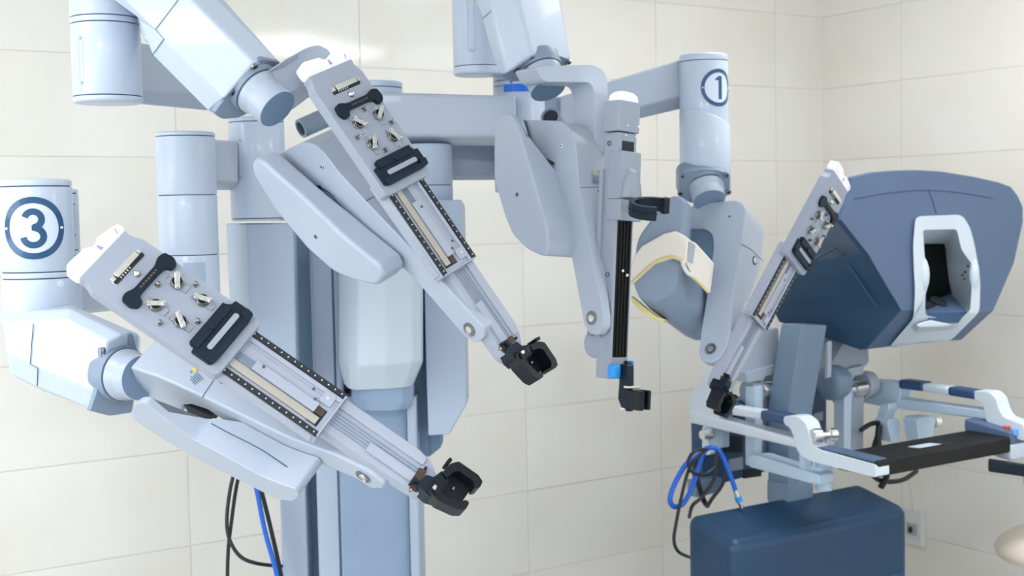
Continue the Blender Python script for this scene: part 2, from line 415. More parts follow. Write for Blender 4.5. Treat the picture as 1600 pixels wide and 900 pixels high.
    for sgn, v0, v1 in ((1, 30.5, 38.5), (-1, -36.5, -28.5)):
        def rail(b, v0=v0, v1=v1):
            ext(b, rect(240, 438, v0, v1), -.018, -.0135)
            for k in range(14): ext(b, turn(rect(-1.1, 1.1, -1.1, 1.1), (263 + k * 12.9, (v0 + v1) / 2), .4), -.0136, -.0128, 1)
        shared(('rail', sgn), 'guide_rail', sl, F, rail, ('rail', 'dot'))
    shared('belt', 'drive_belt', sl, F, lambda b: ext(b, rect(240, 425, -23, -12), -.018, -.0125), ('belt',), .0006)
    shared('well', 'pulley_well', sl, F, lambda b: (ext(b, rect(409, 429, -24, 3), -.018, -.0168), ext(b, rect(411, 427, -9, 1), -.017, -.0145, 1)), ('hole', 'brown'), .0004)
    shared('block', 'cable_cover', sl, F, lambda b: (ext(b, rect(293, 412, -10, 5), -.018, -.0115), ext(b, rect(300, 412, 6.5, 8), -.018, -.0165, 1), ext(b, rect(262, 412, 17, 18.5), -.018, -.0165, 1)), ('spar', 'flange'), .0008)
    def wires(b):
        for k in range(4): ext(b, rect(250, 294, -9 + k * 3.4, -7.6 + k * 3.4), -.018, -.0155)
    shared('wires', 'cable_strands', sl, F, wires, ('flange',))
    shared('button', 'square_button', sl, F, lambda b: (ext(b, rnd(rect(407, 428, 8, 27), 3), -.018, -.0125), ext(b, rnd(rect(414, 420, 15, 20), 1.5), -.0126, -.0118, 1)), ('spar', 'dot'), .0015, 2)
    for u, v in ((390, 18.5), (307, 2), (402, 6)):
        shared('hole', 'screw_hole', sl, F, lambda b: b.lathe((0, 0, 0), (0, 0, 1), [(.0028, -.001), (.0028, .0007)], 12), ('seam',), off=q(u, v, -.0115 if v < 10 else -.0172))
    # ---- lower spar
    def spar(b):
        ext(b, rnd([(380, 37), (580, 38), (606, 34), (630, 20), (640, 4), (638, -6), (620, -15), (580, -17), (520, -18), (380, -18)], 8), -.066, -.03)
        ext(b, rnd([(440, 36), (584, 36), (600, 32), (600, 20), (440, 20)], 2), -.031, -.025)
    sp = shared('spar', 'lower_spar', root, F, spar, ('spar',), .002)
    def groove(b):
        for k in range(5): ext(b, rect(442, 512 if k < 3 else 603, -6 + k * 4.6, -4.2 + k * 4.6), -.031, -.0285)
    shared('groove', 'cable_strands', sp, F, groove, ('flange',))
    shared('cover', 'cable_cover', sp, F, lambda b: (ext(b, rect(512, 598, -9, 4.5), -.031, -.0235), ext(b, rect(520, 600, -11, -9.6), -.031, -.029, 1)), ('spar', 'flange'), .0008)
    shared('well2', 'pulley_well', sp, F, lambda b: (ext(b, rnd([(597, 15), (610, 17), (610, 5), (616, -16), (602, -17), (598, 0)], 2), -.031, -.0245, 1), ext(b, turn(rect(-2, 2, -2, 2), (606, -19), .5), -.031, -.023, 2), ext(b, turn(rect(-2, 2, -2, 2), (606, 19), .5), -.031, -.022, 0)), ('hole', 'brown', 'silver'), .0006)
    cx = lambda b, uv, w0, w1, m=0: ext(b, [(634 + (u - 634) * .80, 13 + v * .86) for u, v in uv], w0, w1, m)      # clamp drawn to scale
    # ---- cannula clamp
    def base(b):
        cx(b, rnd([(604, -30), (634, -34), (650, -30), (652, 0), (644, 12), (628, 13), (622, -4), (606, -8)], 4), -.05, -.008)
        cx(b, rnd([(592, -27), (614, -22), (616, -14), (594, -22)], 2), -.03, -.015)
        cx(b, rnd([(588, -31), (594, -31), (598, -20), (592, -20)], 2), -.03, -.012)
    cl = shared('clampbase', 'cannula_clamp', root, F, base, ('navy',), .003)
    def jaw1(b):
        cx(b, rnd([(626, -30), (655, -36), (694, -30), (708, -22), (707, -9), (698, -8), (691, -17), (660, -22), (648, -20), (642, 0), (630, 4)], 3), -.036, .002)
        cx(b, rnd([(632, -28), (646, -31), (644, -8), (634, -6)], 4), .002, .008, 0)
    shared('jaw1', 'clamp_jaw', cl, F, jaw1, ('black', 'steel'), .004)
    def jaw2(b):
        cx(b, rnd([(630, 6), (634, 27), (645, 38), (692, 38), (706, 33), (708, 22), (700, 15), (692, 24), (656, 25), (648, 18), (644, 3)], 3), -.036, .002)
        cx(b, rnd([(624, 24), (632, 24), (634, 34), (626, 36)], 3), -.03, .002)
        cx(b, rect(645, 696, -20, 26), -.044, -.03)
    shared('jaw2', 'clamp_jaw', cl, F, jaw2, ('black', 'steel'), .003)
    shared('spring', 'clamp_spring', cl, F, lambda b: cx(b, rnd([(630, -26), (638, -27), (637, -20), (631, -19)], 2), .004, .0095), ('silver',), .001)
    shared('ballp', 'clamp_plunger', cl, F, lambda b: cx(b, rnd([(664, 2), (669, 2), (669, 8), (664, 8)], 2), -.03, -.022), ('steel',), .001)
    return car
def taper(k, a, b, w0, w1):
    """width of a shell that narrows between picture coordinates a and b (k = 0: along x, 1: along y)"""
    return lambda p: w0 + (w1 - w0) * min(1, max(0, (p[k] - a) / (b - a)))
def panel(F, pts, v0, v1, name, root, mats=('paint',), bevel=.006, seg=4):
    """outline of an arm shell lying in the plane across the carriage, v0..v1 wide"""
    n = F.col[1].to_3d(); P0 = F @ Vector((0, v0, 0)); L = on(pts, P0, n)
    B = [P + n * ((v1(p) if callable(v1) else v1) - v0) for P, p in zip(L, pts)]
    return MB().loft([L, B]).build(name, root, mats, bevel=bevel, seg=seg)
def vpt(F, px, py, v): return hit(px, py, F @ Vector((0, v, 0)), F.col[1].to_3d())
def pivot(F, px, py, v, r, root, name='pivot_bolt'):
    n = -F.col[1].to_3d(); P = vpt(F, px, py, v)
    b = MB().lathe(P, n, [(r, -.004), (r, .0015), (r * .86, .002), (r * .78, .0005)], 28)
    b.lathe(P, n, [(r * .55, 0), (r * .5, .0022), (r * .3, .0026)], 24, 1)
    return b.build(name, root, ('steel', 'silver'), sharp=40)
def joint(name, root, A, B, r, ring=None, mats=('paint', 'flange', 'seam')):
    """wrist barrel between a link and an arm with a flange ring and a seam"""
    A, B = Vector(A), Vector(B); ax = (B - A).normalized(); h = (B - A).length
    b = MB().lathe(A, ax, [(r * 1.28, -.02), (r * 1.28, .008), (r * 1.2, .014), (r * 1.2, .016)], 48, 1)
    b.lathe(A, ax, [(r * 1.17, .01), (r * 1.17, .019)], 48, 2)
    b.lathe(A, ax, [(r * 1.15, .019), (r * 1.13, .027), (r * 1.02, .036), (r, .042), (r, h - .003), (r * .96, h)], 48, 0)
    return b.build(name, root, mats, sharp=40)

# ================================================================ arm 3, nearest, lower left
GA = 'arms of the surgical robot'
def badge(root, pil, yc, ac, R, digit):
    b = MB(); discpatch(pil, yc, ac, R * .9, .0007, b, 0); w = b.build('badge_face', root, ('badgew',), sharp=60)
    b = MB(); ringpatch(pil, yc, ac, R, R * .8, .0016, b, 0); r = b.build('badge_ring', root, ('badge',), sharp=60)
    b = MB()
    if digit == 3:
        h = R * .56; path = []
        for k in range(15): a = math.radians(165 - k * 255 / 14); path.append((-.01 * h + .46 * h * math.cos(a), .5 * h + .45 * h * math.sin(a)))
        qs = strip(path, .37 * h); lower = []
        for k in range(17): a = math.radians(80 - k * 255 / 16); lower.append((-.02 * h + .55 * h * math.cos(a), -.48 * h + .5 * h * math.sin(a)))
        for Q in (qs, strip(lower, .37 * h)):
            for (a0, a1), (b0, b1) in zip(Q, Q[1:]): pil.patch([a0, b0, b1, a1], yc, ac, 0, .0014, b=b)
        pil.patch([(-.1 * h, .17 * h), (.2 * h, .17 * h), (.2 * h, -.14 * h), (-.1 * h, -.14 * h)], yc, ac, 0, .0014, b=b)
    else:
        h = R * .62
        pil.patch([(-.02 * h, 1 * h), (.33 * h, 1 * h), (.33 * h, -1 * h), (-.02 * h, -1 * h)], yc, ac, 0, .0014, b=b)
        pil.patch([(-.02 * h, 1 * h), (-.02 * h, .62 * h), (-.34 * h, .62 * h), (-.34 * h, .74 * h)], yc, ac, 0, .0014, b=b)
    b.build('numeral', root, ('badge',), sharp=60)
    for sg in (-1, 1):
        p = pil.at(ac + sg * R * .9 / pil.r, yc, .0005); n = p - pil.top; n.z = 0
        MB().lathe(p, n, [(R * .055, 0), (R * .05, .003), (R * .02, .0042)], 14).build('badge_screw', root, ('silver',), sharp=60)
def slotcover(root, pil, ac, y0, y1, w):
    """rounded service strip on a pillar with a screw at each end"""
    k = pil.k; n = 8; yc = (y0 + y1) / 2; h = (y1 - y0) * k / 2
    lp = [(w * math.cos(PI * i / n), h + w * math.sin(PI * i / n)) for i in range(n + 1)] + [(-w * math.cos(PI * i / n), -h - w * math.sin(PI * i / n)) for i in range(n + 1)]
    b = MB(); f = lambda p, o, s=1: pil.at(ac + p[0] * s / pil.r, yc, o) + UP * p[1]
    g = [(p[0] * .93, p[1] * .985) for p in lp]
    b.loft([[f(p, .0003) for p in lp], [f(p, .0005) for p in lp], [f(p, .0005) for p in g]], 1, False, False)
    for e in (-1, 1):
        p = pil.at(ac, yc, 0) + UP * h * e; b.lathe(p, p - pil.top - UP * (p - pil.top).z, [(.0022, 0), (.0018, .001)], 10, 1)
    return b.build('service_strip', root, ('paint2', 'flange'), sharp=50)

A3 = thing('surgical_manipulator', W(57, 640, 2.52), 'nearest robot arm, its round pillar carries the blue number 3 badge', 'robot arm', GA)
F3 = armframe(160, 396.5, 2.1, (.824, .566, -.02), (.487, -.709, .51))
p3 = Pillar(54, 281, 505, 2.52, .0695)
p3.build('pillar', A3, [292, 424, 434])
badge(A3, p3, 356, -.08, .060, 3)
P = p3.at(.62, 443); MB().lathe(P, P - p3.top - UP * (P - p3.top).z, [(.0075, -.001), (.007, .0012), (.004, .002)], 20).build('pillar_plug', A3, ('badgew',), sharp=60)
# elbow link
E0 = [(6, 506), (60, 500), (104, 499), (168, 533), (160, 575), (150, 612), (58, 574), (10, 551)]
E1 = [(1, 492), (55, 486), (110, 482), (190, 522), (168, 578), (143, 640), (58, 605), (17, 585)]
E2 = [(1, 486), (55, 480), (112, 477), (217, 522), (214, 580), (206, 645), (70, 612), (22, 588)]
E3 = [(8, 490), (55, 484), (112, 480), (220, 526), (217, 580), (208, 640), (75, 606), (28, 580)]
dd = lambda L, d0, k: [(x, y, d0 - k * x) for x, y in L]
MB().loft([pxl(dd(E0, 2.45, .0004), 0), pxl(dd(E1, 2.475, .0004), 0), pxl(dd(E2, 2.52, .0002), 0), pxl(dd(E3, 2.58, 0), 0)]).build('elbow_link', A3, ('paint2',), bevel=.005, seg=3, bang=18, sharp=30)
def seamline(root, pts, d, r=.0007, lift=.0012, mats=('seam',)):
    return MB().tube([W(p[0], p[1], (p[2] if len(p) > 2 else d) - lift) for p in pts], r, 6, sub=1).build('panel_seam', root, mats)
seamline(A3, [(52, 506, 2.4275), (47, 569, 2.4305), (59, 575, 2.4255), (58, 603, 2.4505)], 0, .0008)
AX3 = Vector((.80, .10, -.59)).normalized()
wa = W(186, 583, 2.424); wb_ = wa + RC @ AX3 * .064
joint('wrist_joint', A3, wa, wb_, .043); MB().lathe(wb_, RC @ AX3, [(.0415, -.001), (.0415, .0008)], 40).build('joint_cap', A3, ('towerm',))
slab(rnd([(158, 545), (172, 529), (208, 520), (217, 560), (212, 610), (206, 645), (172, 650), (141, 642), (151, 613), (155, 583), (164, 581), (165, 573), (157, 572)], 2, 2), 2.420, .012, tuple(AX3), ref=(186, 583), name='wrist_flange', parent=A3, mats=('flange',), bevel=.003)  # grey lobe stretched down to colour the elbow's shaded underside
for x, y in ((164, 548), (158, 599)): bolt('flange_bolt', A3, hit(x, y, W(186, 583, 2.420), RC @ AX3), RC @ AX3, .0078)
# arm shell and lower housing
panel(F3, [(203, 574), (245, 588), (350, 636), (450, 684), (525, 712), (575, 737), (601, 757), (599, 764), (582, 765), (555, 748), (502, 726), (430, 693), (350, 658), (325, 641), (300, 633), (286, 634), (282, 648), (222, 620)], -.03, taper(0, 300, 470, .105, -.006), 'arm_shell', A3, bevel=.005)
panel(F3, rnd([(203, 646), (212, 630), (226, 628), (258, 654), (300, 686), (350, 712), (410, 745), (440, 757), (462, 764), (468, 774), (458, 784), (432, 780), (315, 721), (262, 691), (225, 667), (210, 657)], 6, 3), -.10, taper(0, 256, 330, -.086, -.0305), 'counter_housing', A3, bevel=.007)
MB().tube([vpt(F3, x, y, -.0665) + F3.col[2].to_3d() * .0012 for x, y in ((330, 662), (352, 674), (405, 701), (440, 724), (484, 754))], .0011, 6, sub=3).build('housing_seam', A3, ('seam',), sharp=60)
pivot(F3, 567, 745, -.031, .014, A3)
panel(F3, [(285, 630), (330, 650), (330, 664), (300, 655)], -.029, .02, 'link_mechanism', A3, ('hole',), .001)
carriage(A3, F3)
def decal(root, O, X, Y, s, rows, tri=(0, 0), extra=False, name='warning_label'):
    """warning triangle and rows of print; X right, Y up on the surface"""
    X, Y = Vector(X).normalized(), Vector(Y).normalized(); N = X.cross(Y); b = MB()
    f = lambda x, y: O + (X * x + Y * y) * s
    t = [f(tri[0] - .5, tri[1] - .42), f(tri[0] + .5, tri[1] - .42), f(tri[0], tri[1] + .5)]
    b.prism(t, N * .0008)
    b.box(f(tri[0], tri[1] - .02) + N * .001, (.08 * s, .34 * s, .0006), X, Y, N, 1)
    for x0, x1, y in rows: b.box(f((x0 + x1) / 2, y) + N * .0005, ((x1 - x0) * s, .12 * s, .0007), X, Y, N, 1)
    if extra: b.box(f(1.5, .2) + N * .0005, (.5 * s, .12 * s, .0008), X, Y, N, 1); b.box(f(1.6, -.1) + N * .0005, (.14 * s, .6 * s, .0008), X, Y, N, 1)
    return b.build(name, root, ('yellow', 'ink'))

# ================================================================ arm 2, upper left
A2 = thing('surgical_manipulator', W(150, 165, 2.62), 'upper left robot arm hanging from a thick diagonal link', 'robot arm', GA)
F2 = armframe(516, 106, 2.485, (.563, .826, -.03), (.647, -.416, .63))
p2 = Pillar(158, -130, 160, 2.62, .0695)
p2.build('pillar', A2, [28, 38, 150])
slotcover(A2, p2, -.78, 64, 131, .0055)
K0 = [(120, -78), (243, 46), (256, 61), (352, 153), (398, 97), (225, -78)]
K1 = [(70, -78), (216, 27), (238, 86), (326, 174), (432, 93), (262, -78)]
K2 = [(75, -90), (224, 24), (250, 84), (352, 187), (446, 108), (272, -90)]
MB().loft([pxl(K0, 2.46), pxl(K1, 2.52), pxl(K2, 2.58)]).build('diagonal_link', A2, ('paint2',), bevel=.006, seg=4, bang=12, sharp=45)
seamline(A2, [(278, 0), (243, 46)], 2.459); seamline(A2, [(243, 46, 2.459), (256, 61, 2.459), (238, 86, 2.518)], 0)
MB().loft([pxl([(200, -30), (222, 60), (330, 160), (330, 100), (260, -30)], 2.57), pxl([(205, -40), (230, 62), (335, 165), (340, 100), (270, -40)], 2.64)]).build('link_back', A2, ('paint',), bevel=.01)
AX2 = Vector((.69, .63, -.34)).normalized()
wa = W(394, 134, 2.515); wb_ = wa + RC @ AX2 * .078; ax2 = RC @ AX2
joint('wrist_joint', A2, wa, wb_, .0425)
MB().lathe(wb_, ax2, [(.041, -.001), (.041, .0008)], 40).build('joint_cap', A2, ('towerd',))  # shade of the cap turned from the light, put into its dark colour
slab(rnd([(334, 178), (352, 154), (356, 143), (366, 139), (371, 131), (374, 124), (398, 97), (412, 92), (438, 97), (446, 108), (392, 176), (372, 185), (348, 187)], 3, 2), 2.509, .012, tuple(AX2), ref=(394, 134), name='wrist_flange', parent=A2, mats=('flange',), bevel=.003)
for x, y in ((362, 144), (397, 104)): bolt('flange_bolt', A2, hit(x, y, W(394, 134, 2.505), ax2), ax2, .0078)
yf = rnd([(400, 122), (440, 96), (478, 74), (497, 69), (514, 77), (530, 132), (506, 120), (482, 124), (464, 138), (430, 158)], 6)
yd = lambda L, o: [(x, y, 2.478 + o + max(0, x - 450) * .0014) for x, y in L]
MB().loft([pxl(yd(yf, 0), 0), pxl([(x + 1, y + 28, d) for x, y, d in yd(yf, .07)], 0)]).build('yoke', A2, ('paint',), bevel=.005, seg=3)
panel(F2, rnd([(427, 243), (475, 222), (492, 226), (507, 239), (530, 270), (572, 315), (664, 411), (739, 494), (757, 512), (757, 528), (744, 537), (728, 528), (661, 451), (628, 417), (578, 361), (540, 333), (520, 305), (500, 292), (480, 291)], 5, 2), -.03, taper(1, 330, 430, .07, -.004), 'arm_shell', A2, bevel=.006)
panel(F2, rnd([(398, 247), (412, 254), (475, 310), (535, 368), (592, 415), (600, 432), (588, 448), (550, 439), (520, 425), (480, 390), (430, 330), (396, 275), (392, 256)], 6, 3), -.095, taper(0, 478, 515, -.045, -.034), 'counter_housing', A2, bevel=.009)
panel(F2, [(470, 285), (505, 305), (545, 345), (585, 376), (620, 405), (628, 420), (600, 430), (520, 370)], -.0335, .03, 'housing_rear', A2, ('tower',), .004)
MB().tube([vpt(F2, x, y, -.0475) for x, y in ((424, 247), (450, 268), (488, 303))], .0038, 8, sub=1).build('shell_gap', A2, ('seam',))
panel(F2, [(478, 289), (500, 291), (489, 303)], -.0335, 0, 'shell_recess', A2, ('hole',), 0)
MB().tube([vpt(F2, x, y, -.0345) for x, y in ((497, 298), (520, 310), (550, 340), (586, 377))], .0012, 6, sub=3).build('housing_seam', A2, ('seam',), sharp=60)
bolt('shell_screw', A2, vpt(F2, 503, 260, -.0305), -F2.col[1].to_3d(), .0045, .002, ('silver', 'hole'))
bolt('housing_screw', A2, vpt(F2, 493, 370, -.0955), -F2.col[1].to_3d(), .0045, .001, ('steel', 'hole'))
pivot(F2, 733, 515, -.031, .0145, A2)
kn = W(470, 201, 2.74); kx = D(-.72, .42, -.5)
MB().lathe(kn, kx, [(.021, -.07), (.021, 0), (.016, .001), (.015, -.012)], 32).build('cable_port', A2, ('flange',), sharp=40)
MB().lathe(kn, kx, [(.0155, -.02), (.0155, -.004)], 28).build('cable_port_hole', A2, ('hole',))
carriage(A2, F2)

# ================================================================ camera arm, centre
AC = thing('surgical_manipulator', W(742, 118, 3.45), 'centre robot arm with upright black channel, ring clamp and blue release knob', 'robot arm', GA)
FC = armframe(969, 156, 3.0, (-.040, 1, 0), (.76, .03, .65))
pc = Pillar(742, -150, 116, 3.48, .0685)
pc.build('pillar', AC, [103]); slotcover(AC, pc, -.25, -80, 78, .010)
K0 = [(752, -60), (766, 5), (774, 48), (791, 116), (832, 86), (795, -60)]
K1 = [(725, -60), (753, 28), (762, 60), (781, 118), (862, 84), (830, -60)]
K2 = [(728, -70), (757, 28), (770, 60), (800, 128), (893, 94), (862, -70)]
K3 = [(735, -70), (765, 28), (780, 60), (806, 124), (888, 94), (858, -70)]
MB().loft([pxl(K0, 3.17), pxl(K1, 3.225), pxl(K2, 3.29), pxl(K3, 3.34)]).build('diagonal_link', AC, ('paint2',), bevel=.009, seg=5, bang=12, sharp=45)
seamline(AC, [(767, 17, 3.168), (754, 29, 3.222)], 0)
AXC = Vector((.30, .86, -.42)).normalized(); axc = RC @ AXC
wa = W(842, 104, 3.235); wb_ = wa + axc * .075
joint('wrist_joint', AC, wa, wb_, .046)
MB().lathe(wb_, axc, [(.0445, -.001), (.0445, .0008)], 40).build('joint_cap', AC, ('towerd',))  # cap darkened in colour to stand for shade on its downward face
slab(rnd([(781, 119), (793, 113), (812, 103), (815, 107), (818, 98), (832, 87), (862, 84), (888, 92), (893, 97), (880, 106), (840, 124), (800, 128)], 2, 2), 3.228, .015, tuple(AXC), ref=(842, 104), name='wrist_flange', parent=AC, mats=('flange',), bevel=.003)
for x, y in ((832, 90), (805, 109), (888, 97)): bolt('flange_bolt', AC, hit(x, y, W(842, 104, 3.225), axc), axc, .0075)
hk = rnd([(836, 104), (926, 101), (944, 110), (950, 128), (954, 240), (929, 240), (929, 142), (922, 129), (884, 128), (850, 128)], 8)
MB().loft([pxl(hk, 3.12), pxl(shiftloop(hk, -34, 6), 3.185)]).build('yoke', AC, ('paint',), bevel=.006, seg=4)
panel(FC, rnd([(820, 187), (876, 189), (891, 201), (899, 222), (905, 292), (920, 372), (943, 492), (943, 510), (934, 524), (922, 522), (913, 508), (905, 465), (890, 385), (870, 275), (858, 254), (838, 244)], 5, 3), -.03, taper(1, 290, 400, .075, -.006), 'arm_shell', AC, bevel=.008, seg=5)
panel(FC, rnd([(771, 222), (774, 190), (787, 176), (798, 178), (812, 207), (840, 305), (853, 350), (857, 385), (852, 400), (843, 399), (822, 389), (800, 367), (787, 335), (771, 280)], 8, 4), -.115, taper(1, 236, 268, -.094, .0), 'counter_housing', AC, bevel=.007, seg=4)
MB().tube([vpt(FC, x, y, -.034) for x, y in ((820, 188), (828, 215), (838, 245))], .003, 8, sub=1).build('shell_gap', AC, ('seam',))
panel(FC, [(836, 240), (842, 244), (858, 252), (860, 256), (838, 254)], -.045, 0, 'shell_recess', AC, ('hole',), 0)
bolt('shell_screw', AC, vpt(FC, 877, 228, -.0305), -FC.col[1].to_3d(), .0055, .002, ('badgew', 'hole'))
bolt('housing_screw', AC, vpt(FC, 808, 304, -.1155), -FC.col[1].to_3d(), .0055, .001, ('steel', 'hole'))
pivot(FC, 924, 497, -.031, .0165, AC)
kn = W(860, 183, 3.2); MB().lathe(kn, D(-.3, -.25, -.9), [(.026, -.06), (.026, 0), (.02, .001), (.019, -.012)], 32).build('cable_port', AC, ('flange',), sharp=40)
MB().lathe(kn, D(-.3, -.25, -.9), [(.019, -.02), (.019, -.006)], 28).build('cable_port_hole', AC, ('hole',))
# upright spar (local metres: x down the spar, y to the right-back, z towards the lens-right)
def cb(u0, u1, v0, v1, w0, w1): return (((u0 + u1) / 2, (v0 + v1) / 2, (w0 + w1) / 2), (u1 - u0, v1 - v0, w1 - w0))
def cpart(name, boxes, mats, bevel=.002, parent=None, m=None):
    b = MB()
    for i, bx in enumerate(boxes): b.box(*cb(*bx), m=(m[i] if m else 0))
    return b.build(name, parent or AC, mats, X=FC, bevel=bevel)
sc = cpart('camera_spar', [(.074, .655, 0, .062, -.047, 0)], ('plate',), .004)
hd = MB(); hd.loft([[Vector((u, *p)) for p in rnd([(-.006, .004), (.066, .004), (.072, -.01), (.072, -.05), (-.006, -.05)], .006)] for u in (0, .072)]); hd.build('head_block', AC, ('plate',), X=FC, bevel=.002)
lc = MB(); lc.loft([[Vector((u, *p)) for p in rnd([(k, .002 - k), (.066 - k, .002 - k), (.066 - k, -.046 + k), (k, -.046 + k)], .012)] for u, k in ((0, 0), (-.014, .002), (-.022, .008), (-.025, .016))]); lo = lc.build('lit_cap', AC, ('led',), X=FC, bevel=0, sharp=60); lo['label'] = 'glowing white clear plastic cap'
cpart('display_window', [(.094, .117, .012, .052, -.002, .0012)], ('hole',), .001)
for u, v in ((.058, .024), (.058, .06), (.081, .022), (.081, .055)):
    MB().lathe((u, v, .003 if u < .07 else 0), (0, 0, 1), [(.0035, 0), (.0032, .003), (.0015, .0042)], 14).build('cap_screw', AC, ('silver',), X=FC, sharp=60)
cr = cpart('slider_block', [(.119, .232, -.002, .066, -.03, .014)], ('plate',), .004)
bp = MB(); bp.loft([[Vector(p) for p in L] for L in ([(.158, .022, .013), (.196, .008, .013), (.229, .004, .013), (.229, .062, .013), (.196, .058, .013), (.158, .046, .013)], [(.166, .026, .020), (.198, .014, .030), (.228, .010, .030), (.228, .056, .030), (.198, .052, .030), (.166, .042, .020)])]); bp.build('slider_bump', cr, ('plate',), X=FC, bevel=.002)
cpart('clamp_bracket', [(.232, .282, -.004, .07, -.03, .02)], ('plate',), .004)
for v in (.004, .062): MB().lathe((.2325, v, .008), (-1, 0, 0), [(.005, 0), (.005, .002)], 16).build('bracket_screw', AC, ('hole',), X=FC)
# C ring clamp, tipped a little towards the lens, mouth to the right
n = 34; RA = Vector((.02, -.95, -.30)).normalized(); RR = Vector((1, .04, 0)); RR = (RR - RR.dot(RA) * RA).normalized(); RF = RA.cross(RR)
RF = RF if RF.z < 0 else -RF                      # towards the lens
cc = W(1019, 326, 2.93)
def arc(r, h, a0=-84, a1=-318): return [cc + RC @ (RR * r * math.cos(math.radians(a0 + (a1 - a0) * k / n)) + RF * -r * math.sin(math.radians(a0 + (a1 - a0) * k / n)) + RA * h) for k in range(n + 1)]
def ring(R0, R1, h0, h1, **kw):
    lp = [arc(R0, h1, **kw), arc(R1, h1, **kw), arc(R1, h0, **kw), arc(R0, h0, **kw)]
    return MB().loft([[lp[j][k] for j in range(4)] for k in range(n + 1)])
rg = ring(.054, .041, -.016, .016); rg.build('ring_clamp', AC, ('navy',), bevel=.002)
ring(.0552, .052, -.002, .003).build('ring_band', AC, ('black',))
ring(.0555, .039, -.019, .018, a0=-306, a1=-322).build('ring_latch', AC, ('black',), bevel=.002)
# black channel
cpart('channel', [(.28, .604, .008, .055, -.002, .0016)], ('chan',), .001)
cpart('channel_ridge', [(.28, .604, .015 + k * .0105, .0185 + k * .0105, 0, .0042) for k in range(4)], ('chan',), .0008)
for u, v in ((.40, .027), (.41, .042)):
    MB().lathe((u, v, .003), (0, 0, 1), [(.004, 0), (.0036, .003), (.002, .004)], 12).build('channel_screw', AC, ('silver',), X=FC, sharp=60)
for u, w in ((.10, -.03), (.41, -.018)):
    MB().lathe((u, -.0005, w), (0, -1, 0), [(.0065, -.001), (.006, .001), (.004, .0012), (.004, -.002)], 16).build('side_plug', AC, ('seam',), X=FC)
MB().box((.31, -.004, -.046), (.30, .010, .012)).build('side_rail', AC, ('plate',), X=FC, bevel=.002)
MB().lathe((.575, .02, -.055), (0, -1, 0), [(.034, -.01), (.034, .02), (.030, .024)], 30).build('tip_knuckle', AC, ('plate',), X=FC, sharp=40)
MB().box((.51, -.004, -.06), (.09, .016, .016)).build('link_rod', AC, ('steel',), X=FC, bevel=.002)
# camera clamp
cpart('release_knob', [(.620, .652, -.012, .014, .004, .026)], ('cyan',), .005)
cpart('release_knob', [(.612, .638, .06, .067, -.002, .016)], ('cyan',), .003)
bk = MB(); sect = [(.63, .004), (.655, .018), (.70, .016), (.722, .03), (.728, .05), (.70, .052), (.69, .045), (.655, .048), (.62, .046), (.618, .02)]
bk.loft([[Vector((u, .014 + k, w)) for u, w in sect] for k in (0, .022)]); bk.loft([[Vector((u, .046 + k, w - .006)) for u, w in [(.61, .006), (.67, .012), (.672, .034), (.62, .03)]] for k in (0, .012)])
bk.build('camera_clamp', AC, ('navy',), X=FC, bevel=.004, seg=3)
jw = MB(); jw.loft([[Vector((u, v, w)) for v, w in rnd([(.016, .04), (.05, .038), (.062, .048), (.062, .080), (.052, .080), (.050, .058), (.034, .056), (.031, .088), (.016, .086)], .004)] for u in (.676, .722)]); jw.build('clamp_jaw', AC, ('black',), X=FC, bevel=.003)
cpart('clamp_plate', [(.667, .673, .012, .048, .036, .058)], ('silver',), .002); cpart('clamp_screw', [(.718, .725, .008, .02, .03, .045)], ('silver',), .002)

# ================================================================ arm 1, right
A1 = thing('surgical_manipulator', W(1100, 300, 3.72), 'right robot arm under the pillar with the blue number 1 badge', 'robot arm', GA)
F1 = armframe(1314, 283, 3.5, (-.494, .845, -.2), (.521, .490, .70))
p1 = Pillar(1099, 86, 290, 3.72, .0705)
p1.build('pillar', A1, [97]); badge(A1, p1, 140, .64, .0535, 1)
pil2 = Pillar(1101, 178, 296, 3.72, .0735)
b = MB(); n = 56
cut = lambda k: 186 + 14 * math.cos(2 * PI * k / n - 2.2)
t0 = [pil2.at(2 * PI * k / n, cut(k), -.003) for k in range(n)]; t1 = [pil2.at(2 * PI * k / n, cut(k) + 2, 0) for k in range(n)]
t2 = [pil2.at(2 * PI * k / n, 294, 0) for k in range(n)]; t3 = [pil2.at(2 * PI * k / n, 297, -.003) for k in range(n)]
b.loft([t0, t1, t2, t3]); b.build('pillar_sleeve', A1, ('paint2',), sharp=50)
wa = W(1101, 285, 3.70); wb_ = wa + D(.12, .80, -.55).normalized() * .066
joint('wrist_joint', A1, wa, wb_, .0475)
MB().lathe(wb_, wb_ - wa, [(.046, -.001), (.046, .0008)], 40).build('joint_cap', A1, ('towerm',))
slab(rnd([(1061, 309), (1061, 278), (1066, 270), (1080, 266), (1101, 264), (1122, 265), (1136, 270), (1141, 277), (1141, 303), (1120, 318), (1080, 318)], 4), 3.665, .06, (.05, .5, -.8), name='wrist_flange', parent=A1, mats=('flange',), bevel=.004)
for x, y in ((1066, 275), (1135, 274), (1063, 302), (1138, 300)): bolt('flange_bolt', A1, W(x, y, 3.65), D(.05, .4, -.8), .0085)
panel(F1, rnd([(1080, 320), (1150, 312), (1162, 317), (1166, 329), (1160, 375), (1147, 450), (1140, 520), (1135, 542), (1122, 562), (1111, 567), (1097, 564), (1092, 552), (1096, 515), (1108, 440), (1115, 385), (1113, 366), (1102, 357), (1077, 357)], 6, 3), -.03, taper(1, 410, 500, .10, -.004), 'arm_shell', A1, bevel=.009, seg=5)
pivot(F1, 1110, 545, -.031, .0165, A1)
bolt('shell_screw', A1, vpt(F1, 1140, 338, -.0305), -F1.col[1].to_3d(), .0035, .001, ('steel', 'hole'))
